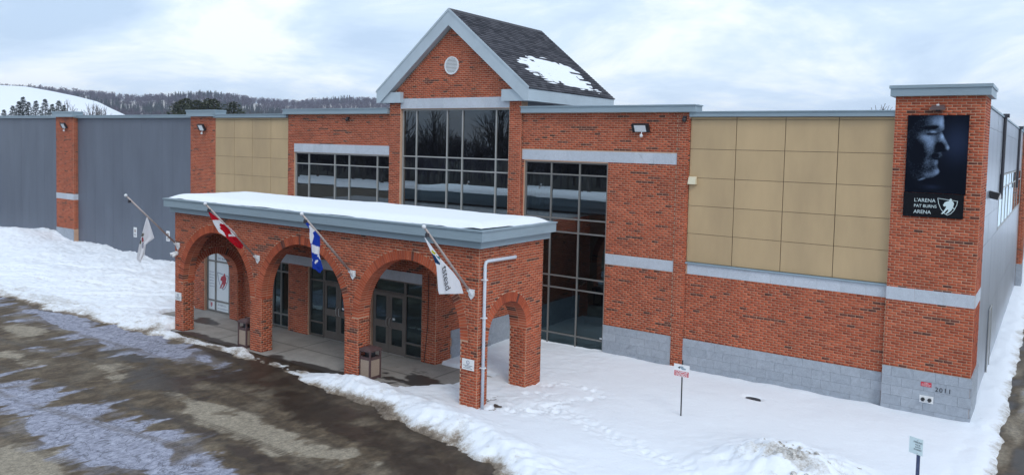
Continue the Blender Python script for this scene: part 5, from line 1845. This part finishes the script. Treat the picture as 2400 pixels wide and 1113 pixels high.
for z in (1.31, 1.03):
    MB().ball((-5.81, -4.136, z), .010, 6, 4).build('bolt', 'steel', r_)

# ---- parking notice in front
r_ = root('parking_notice', (-.24, -7.0, 0), 'pale square notice plate on a blue grey post near the heap', 'sign')
rot = R(-22)
ux = Vector((math.cos(rot), math.sin(rot), 0))
nn = Vector((math.sin(rot), -math.cos(rot), 0))
cp = Vector((-.275, -7.0, 0)) + nn * .036
MB().tube([(-.245, -7.0, -.05), (-.25, -7.0, 1.52)], .030, 10).build('post', 'post_blue', r_)


def SP(u, d, z):
    return tuple(cp + ux * u + nn * d + Vector((0, 0, z)))


pl = MB().hexa([SP(-.12, .006, 1.40), SP(.12, .006, 1.40), SP(.12, -.004, 1.40), SP(-.12, -.004, 1.40), SP(-.12, .006, 1.685), SP(.12, .006, 1.685), SP(.12, -.004, 1.685), SP(-.12, -.004, 1.685)]).build('plate', 'sign_blue_white', r_)
for tx, z, wdt, sz in (('PARKING', 1.60, .15, .042), ('POUR', 1.555, .09, .036), ('AUTOS', 1.515, .10, .036), ('SEULEMENT', 1.475, .14, .034)):
    text_part('sign_lettering', tx, sz, 'ink', pl, SP(.035, .0075, z), ux, (0, 0, 1), .0006, wdt)
for z in (1.655, 1.425):
    MB().ball(SP(.03, .01, z), .010, 6, 4).build('bolt', 'steel', r_)


# ================================================================== TREES AND HILLS
def tri_obj(name, V, F, mat, parent=None, loc=(0, 0, 0)):
    me = quads_mesh(name, np.asarray(V, float), np.asarray(F, int), mat)
    return me


def bare_tree_mesh(seed, h=10.0, depth=6):
    rng = random.Random(seed)
    tb, cb_ = MB(), MB()

    def grow(p, d, L, r, lev):
        mid = p + d * L * .5 + Vector((rng.uniform(-1, 1), rng.uniform(-1, 1), 0)) * L * .05
        q = p + d * L
        (tb if lev == 0 else cb_).tube([p, mid, q], [r, r * .86, r * .7], 5 if lev < 2 else 3, False)
        if lev >= depth:
            return
        n = 4 if lev == 0 else rng.choice([2, 3, 3])
        for i in range(n):
            ang = rng.uniform(.28, .75) if i else rng.uniform(.05, .25)
            az_ = rng.uniform(0, 6.28)
            o_ = d.orthogonal().normalized()
            o_ = Matrix.Rotation(az_, 3, d) @ o_
            nd_ = (d * math.cos(ang) + o_ * math.sin(ang) + Vector((0, 0, .12))).normalized()
            grow(p + d * L * rng.uniform(.6, 1.0) if i else q, nd_, L * rng.uniform(.62, .82), r * .62, lev + 1)
    grow(Vector((0, 0, -.1)), Vector((0, 0, 1)), h * .27, h * .018, 0)
    zs_ = [v[2] for v in cb_.v]
    k_ = h / max(zs_)
    out = []
    for nm, m_, mt in (('trunk', tb, 'bark'), ('crown', cb_, 'twig')):
        me_ = bpy.data.meshes.new(nm)
        me_.from_pydata([(a * k_, b * k_, c_ * k_) for a, b, c_ in m_.v], [], m_.f)
        me_.materials.append(MATS[mt])
        out.append(me_)
    return out


BARE = [bare_tree_mesh(s, 10.0, 5) for s in (3, 8, 15)]


def put_tree(name, meshes, x, y, z, sc_, rz, label, group=None):
    r_ = root(name, (x, y, z), label, 'tree', group)
    r_.scale = (sc_, sc_, sc_)
    r_.rotation_euler = (0, 0, rz)
    for nm, me_ in zip(('trunk', 'crown'), meshes):
        o_ = bpy.data.objects.new(nm, me_)
        COL.objects.link(o_)
        o_.parent = r_
    return r_


ORD = ['first', 'second', 'third', 'fourth', 'fifth', 'sixth', 'seventh', 'eighth', 'ninth', 'tenth']
# bare trees across the lot, seen mirrored in the glazing
for i in range(34):
    x = -112 + i * 3.1 + random.uniform(-1.2, 1.2)
    put_tree('bare_tree', BARE[i % 3], x, -71 - random.random() * 16, 0, random.uniform(1.0, 1.5), random.uniform(0, 6.28),
             'bare deciduous tree across the lot, mirrored in the front windows', 'bare trees across the lot')
put_tree('bare_tree', BARE[0], -9.9, 42, 0, 1.04, 1.0, 'bare treetop just showing above the roof left of the tower')
for i, (x, y, z) in enumerate([(-152.1, 50.9, 13.4), (-142.3, 48.1, 12.8), (-132.5, 45.5, 11.8), (-141.0, 50.8, 12.4), (-131.6, 47.3, 11.9), (-118.8, 67.7, 12.6)]):
    put_tree('bare_tree', BARE[i % 3], x, y, 0, z / 10, i * 1.7, ORD[[0, 1, 2, 3, 4, 5][i]] + ' bare tree from the left above the grey wall coping', 'bare trees behind the grey wall')


def conifer_mesh(seed, h, rad, pine=False):
    rng = random.Random(seed)
    tb = MB().tube([(0, 0, -.1), (0, 0, h * .5), (0, 0, h * .97)], [h * .016, h * .011, h * .003], 6)
    V, F = [], []
    n = 1500 if not pine else 1150
    for i in range(n):
        t = rng.random() ** .8
        if pine:
            z = h * (.45 + .55 * t)
            lobe = .40 + .60 * abs(math.sin(t * 14 + seed * 2)) ** .7
            R_ = rad * (1 - t ** 2.2) ** .6 * lobe + .15
        else:
            z = h * (.12 + .88 * t)
            saw = .50 + .50 * (1 - (t * 15 + .3 * math.sin(seed * 9 + i % 5)) % 1.0)
            R_ = rad * (1 - t) ** .85 * saw + .06
        a = rng.choice([0, .9, 1.7, 2.8, 3.6, 4.4, 5.3]) + 2.0 * (int(t * 12) % 3) + rng.gauss(0, .22) if pine else rng.uniform(0, 6.28)
        rr0 = R_ * rng.uniform(.35, 1.0)
        c_ = Vector((rr0 * math.cos(a), rr0 * math.sin(a), z))
        L = (.28 + .36 * R_ / rad) * (1.0 if not pine else .9)
        d = Vector((math.cos(a), math.sin(a), rng.uniform(-.45, .1) if not pine else rng.uniform(-.1, .9))).normalized()
        s = d.cross(Vector((rng.uniform(-.4, .4), rng.uniform(-.4, .4), 1))).normalized()
        k0 = len(V)
        V += [tuple(c_ - s * L * .42), tuple(c_ + s * L * .42), tuple(c_ + d * L)]
        F.append((k0, k0 + 1, k0 + 2))
    mt = bpy.data.meshes.new('trunk')
    mt.from_pydata(tb.v, [], tb.f)
    mt.materials.append(MATS['bark'])
    mc = bpy.data.meshes.new('crown')
    mc.from_pydata(V, [], F)
    mc.materials.append(MATS['needles_warm' if pine else 'needles'])
    return mt, mc


SPR = [conifer_mesh(s, 12.0, 3.4) for s in (1, 2, 3)]
PIN = [conifer_mesh(s, 12.0, 3.2, True) for s in (4, 5)]
for i, (x, y, z) in enumerate([(-150.6, 42.0, 13.2), (-146.2, 39.5, 12.2), (-143.8, 40.0, 12.1), (-154.4, 45.8, 12.8), (-147.4, 44.3, 12.9), (-151.1, 48.3, 12.9), (-139.7, 42.0, 11.8), (-137.8, 33.8, 10.4), (-146.6, 38.7, 11.4), (-154.4, 50.8, 12.3)]):
    put_tree('spruce_tree', SPR[i % 3], x, y, 0, z / 12, i * 2.1, ORD[[3, 2, 4, 5, 6, 8, 7, 0, 1, 9][i]] + ' dark spruce from the left behind the grey wall', 'spruces behind the grey wall')
for i, (x, y, z) in enumerate([(-117.4, 51.9, 12.6), (-125.4, 58.0, 13.5), (-119.4, 56.2, 13.0), (-123.4, 61.1, 13.6), (-119.6, 59.6, 13.4), (-121.0, 64.5, 13.2)]):
    put_tree('pine_tree', PIN[i % 2], x, y, 0, z / 12, i * 1.3, ORD[[0, 1, 2, 3, 4, 5][i]] + ' loose green pine from the left behind the second brick pier', 'pines behind the second pier')

# far hills
RIDGE = np.array([(-1074.3, 207.7, 72.9), (-1041.7, 326.9, 64.2), (-1020.9, 383.8, 61.7), (-1009.6, 411.4, 62.5), (-995.1, 443.7, 61.5), (-979.0, 476.7, 59.3), (-963.4, 506.2, 56.7), (-953.9, 523.2, 58.2), (-943.9, 540.3, 60.2), (-930.8, 561.8, 62.5), (-916.9, 583.5, 66.0), (-902.2, 605.2, 64.4), (-880.3, 635.7, 60.3), (-863.7, 657.4, 59.1), (-846.2, 679.0, 58.5), (-824.3, 704.7, 63.2), (-797.3, 734.2, 65.8), (-777.1, 755.0, 65.6), (-743.2, 787.6, 64.2), (-679.7, 841.7, 60.0), (-581.5, 910.8, 56.0), (-424.7, 992.1, 50.0), (-150, 1060, 42), (200, 1080, 36)])
RIDGE[:, 2] -= 7.5


def ridge_rows(line, factors, heights, name, mat, floor_dirt=0.0):
    """terrain swept from a ridge line towards the arena: rows at line*factor with height line_z*h"""
    P = curve3(line, 160)
    rows = []
    for f, h in zip(factors, heights):
        z = P[:, 2] * h
        rows.append(np.stack([P[:, 0] * f, P[:, 1] * f, z + 2.0 * (fbm(P[:, 0] * .03 + f * 9, P[:, 1] * .03, 7, 3) - .5) * (h < .95)], 1))
    V = np.concatenate(rows)
    n, m_ = len(rows), len(P)
    i = np.arange(n * m_).reshape(n, m_)
    F = np.stack([i[:-1, :-1], i[:-1, 1:], i[1:, 1:], i[1:, :-1]], -1).reshape(-1, 4)
    o_ = obj_from(name, quads_mesh(name, V, F, mat, {'dirt_shade': np.full(len(V), floor_dirt)}, True))
    o_['kind'] = 'structure'
    return P


def curve3(pts, n):
    P = np.asarray(pts, float)
    L = np.concatenate([[0], np.cumsum(np.linalg.norm(np.diff(P, axis=0), axis=1))])
    s = np.linspace(0, L[-1], n)
    return np.stack([np.interp(s, L, P[:, k_]) for k_ in range(3)], 1)


FACT = [1.5, 1.2, 1.0, .93, .85, .75, .65, .55, .45, .38]
HGT = [.55, .85, 1.0, .97, .86, .66, .46, .30, .14, -.01]
RP = ridge_rows(RIDGE, FACT, HGT, 'wooded_hill', 'snow', .52)
SLOPE = np.array([(-510.0, 20, 29), (-510.0, 71.9, 31.6), (-497.0, 125.9, 33.2), (-481.8, 169.8, 33.4), (-477.3, 181.0, 33.4), (-472.3, 192.4, 31.5), (-466.9, 203.9, 29.2), (-462.0, 213.7, 26.5), (-459.0, 219.7, 23.0), (-451.3, 233.7, 15.4), (-436.6, 258.1, 4.8), (-420, 290, -1)])
ridge_rows(SLOPE, [1.12, 1.05, 1.0, .9, .8, .7, .6, .5], [.93, .98, 1.0, .82, .6, .40, .22, -.01], 'snow_slope', 'snow')


def scatter(temps, pos, scl, rot):
    Vs, Fs, n = [], [], 0
    for k_, (p, s, a) in enumerate(zip(pos, scl, rot)):
        v, f = temps[k_ % len(temps)]
        c0, s0 = math.cos(a), math.sin(a)
        q = np.stack([v[:, 0] * c0 - v[:, 1] * s0, v[:, 0] * s0 + v[:, 1] * c0, v[:, 2]], 1) * s + p
        Vs.append(q)
        Fs.append(f + n)
        n += len(v)
    return np.concatenate(Vs), np.concatenate(Fs)


def far_bare(seed, n=34, tw_=.30):
    g = np.random.default_rng(seed)
    V, F = [(-.12, 0, 0), (.12, 0, 0), (0, 0, 6.5), (0, -.12, 0), (0, .12, 0), (0, 0, 6.5)], [(0, 1, 2), (3, 4, 5)]
    for i in range(n):
        z = g.uniform(2.6, 8.6)
        R_ = 2.5 * math.sqrt(max(.05, 1 - ((z - 5.6) / 3.6) ** 2))
        a = g.uniform(0, 6.28)
        r0 = g.uniform(.1, .6) * R_
        c_ = np.array([r0 * math.cos(a), r0 * math.sin(a), z - .8])
        d = np.array([math.cos(a) * g.uniform(.3, 1), math.sin(a) * g.uniform(.3, 1), g.uniform(.5, 1.3)])
        d = d / np.linalg.norm(d) * g.uniform(1.2, 2.3)
        s = np.cross(d, g.normal(size=3))
        s = s / np.linalg.norm(s) * tw_
        k_ = len(V)
        V += [tuple(c_ - s), tuple(c_ + s), tuple(c_ + d)]
        F.append((k_, k_ + 1, k_ + 2))
    return np.array(V, float), np.array(F)


def far_conifer(seed):
    g = np.random.default_rng(seed)
    V, F = [], []
    for lev in range(6):
        z0, z1 = 1 + lev * 1.5, 3.3 + lev * 1.5
        R_ = 2.1 * (1 - lev / 6.6)
        k_ = len(V)
        V.append((g.normal(0, .1), g.normal(0, .1), z1))
        for q in range(7):
            a = 6.283 * q / 7 + g.uniform(-.3, .3)
            V.append((R_ * math.cos(a) * g.uniform(.6, 1.2), R_ * math.sin(a) * g.uniform(.6, 1.2), z0 + g.uniform(-.4, .4)))
        for q in range(7):
            F.append((k_, k_ + 1 + q, k_ + 1 + (q + 1) % 7))
    return np.array(V, float), np.array(F)


g = np.random.default_rng(5)
NT = 15000
f_ = np.sort(g.uniform(.42, 1.03, NT))
ii = g.integers(0, len(RP), NT)
pz = RP[ii, 2] * np.interp(f_, FACT[::-1], HGT[::-1])
pos = np.stack([RP[ii, 0] * f_ + g.normal(0, 3, NT), RP[ii, 1] * f_ + g.normal(0, 3, NT), pz - .5], 1)
kind = (fbm(pos[:, 0] * .012, pos[:, 1] * .012, 3, 3) + .45 * (.70 - f_)) > .62
TB_ = [far_bare(s) for s in range(8)]
TC_ = [far_conifer(s) for s in range(5)]
sc0 = g.uniform(.65, 1.1, NT)
V, F = scatter(TB_, pos[~kind], sc0[~kind] * 1.05, g.uniform(0, 6.28, NT))
o = obj_from('hill_forest', quads_mesh('hill_forest', V, F, 'bare_wood'))
tag(o, 'bare purplish woods covering the far hills', 'woods', kind='stuff')
V, F = scatter(TC_, pos[kind], sc0[kind], g.uniform(0, 6.28, NT))
o = obj_from('hill_conifers', quads_mesh('hill_conifers', V, F, 'far_needles'))
tag(o, 'dark conifers scattered through the far woods', 'woods', kind='stuff')
# woods across the lot that darken the mirrored view
NW = 620
pos = np.stack([g.uniform(-170, -10, NW), -78 - g.random(NW) * 45, np.zeros(NW)], 1)
TB2 = [far_bare(s + 40, 80, .07) for s in range(6)]
V, F = scatter(TB2, pos, g.uniform(.65, 1.0, NW), g.uniform(0, 6.28, NW))
o = obj_from('opposite_woods', quads_mesh('opposite_woods', V, F, 'bare_wood'))
tag(o, 'dense bare thicket across the lot mirrored in the windows', 'woods', kind='stuff')

# ---- the winter air
HZ = bpy.data.materials.new('haze_air')
HZ.use_nodes = True
hn = HZ.node_tree
hn.nodes.clear()
ho = hn.nodes.new('ShaderNodeOutputMaterial')
hv = hn.nodes.new('ShaderNodeVolumePrincipled')
hv.inputs['Color'].default_value = (0.72, 0.80, 1.0, 1)
hv.inputs['Density'].default_value = 0.00030
hv.inputs['Anisotropy'].default_value = 0.0
hn.links.new(hv.outputs[0], ho.inputs['Volume'])
MATS['haze_air'] = HZ
o = MB().box(-2620, 2620, -2620, 2620, -12, 95).build('haze', 'haze_air')
o['kind'] = 'stuff'
tag(o, 'thin pale winter haze over the far hills', 'haze')
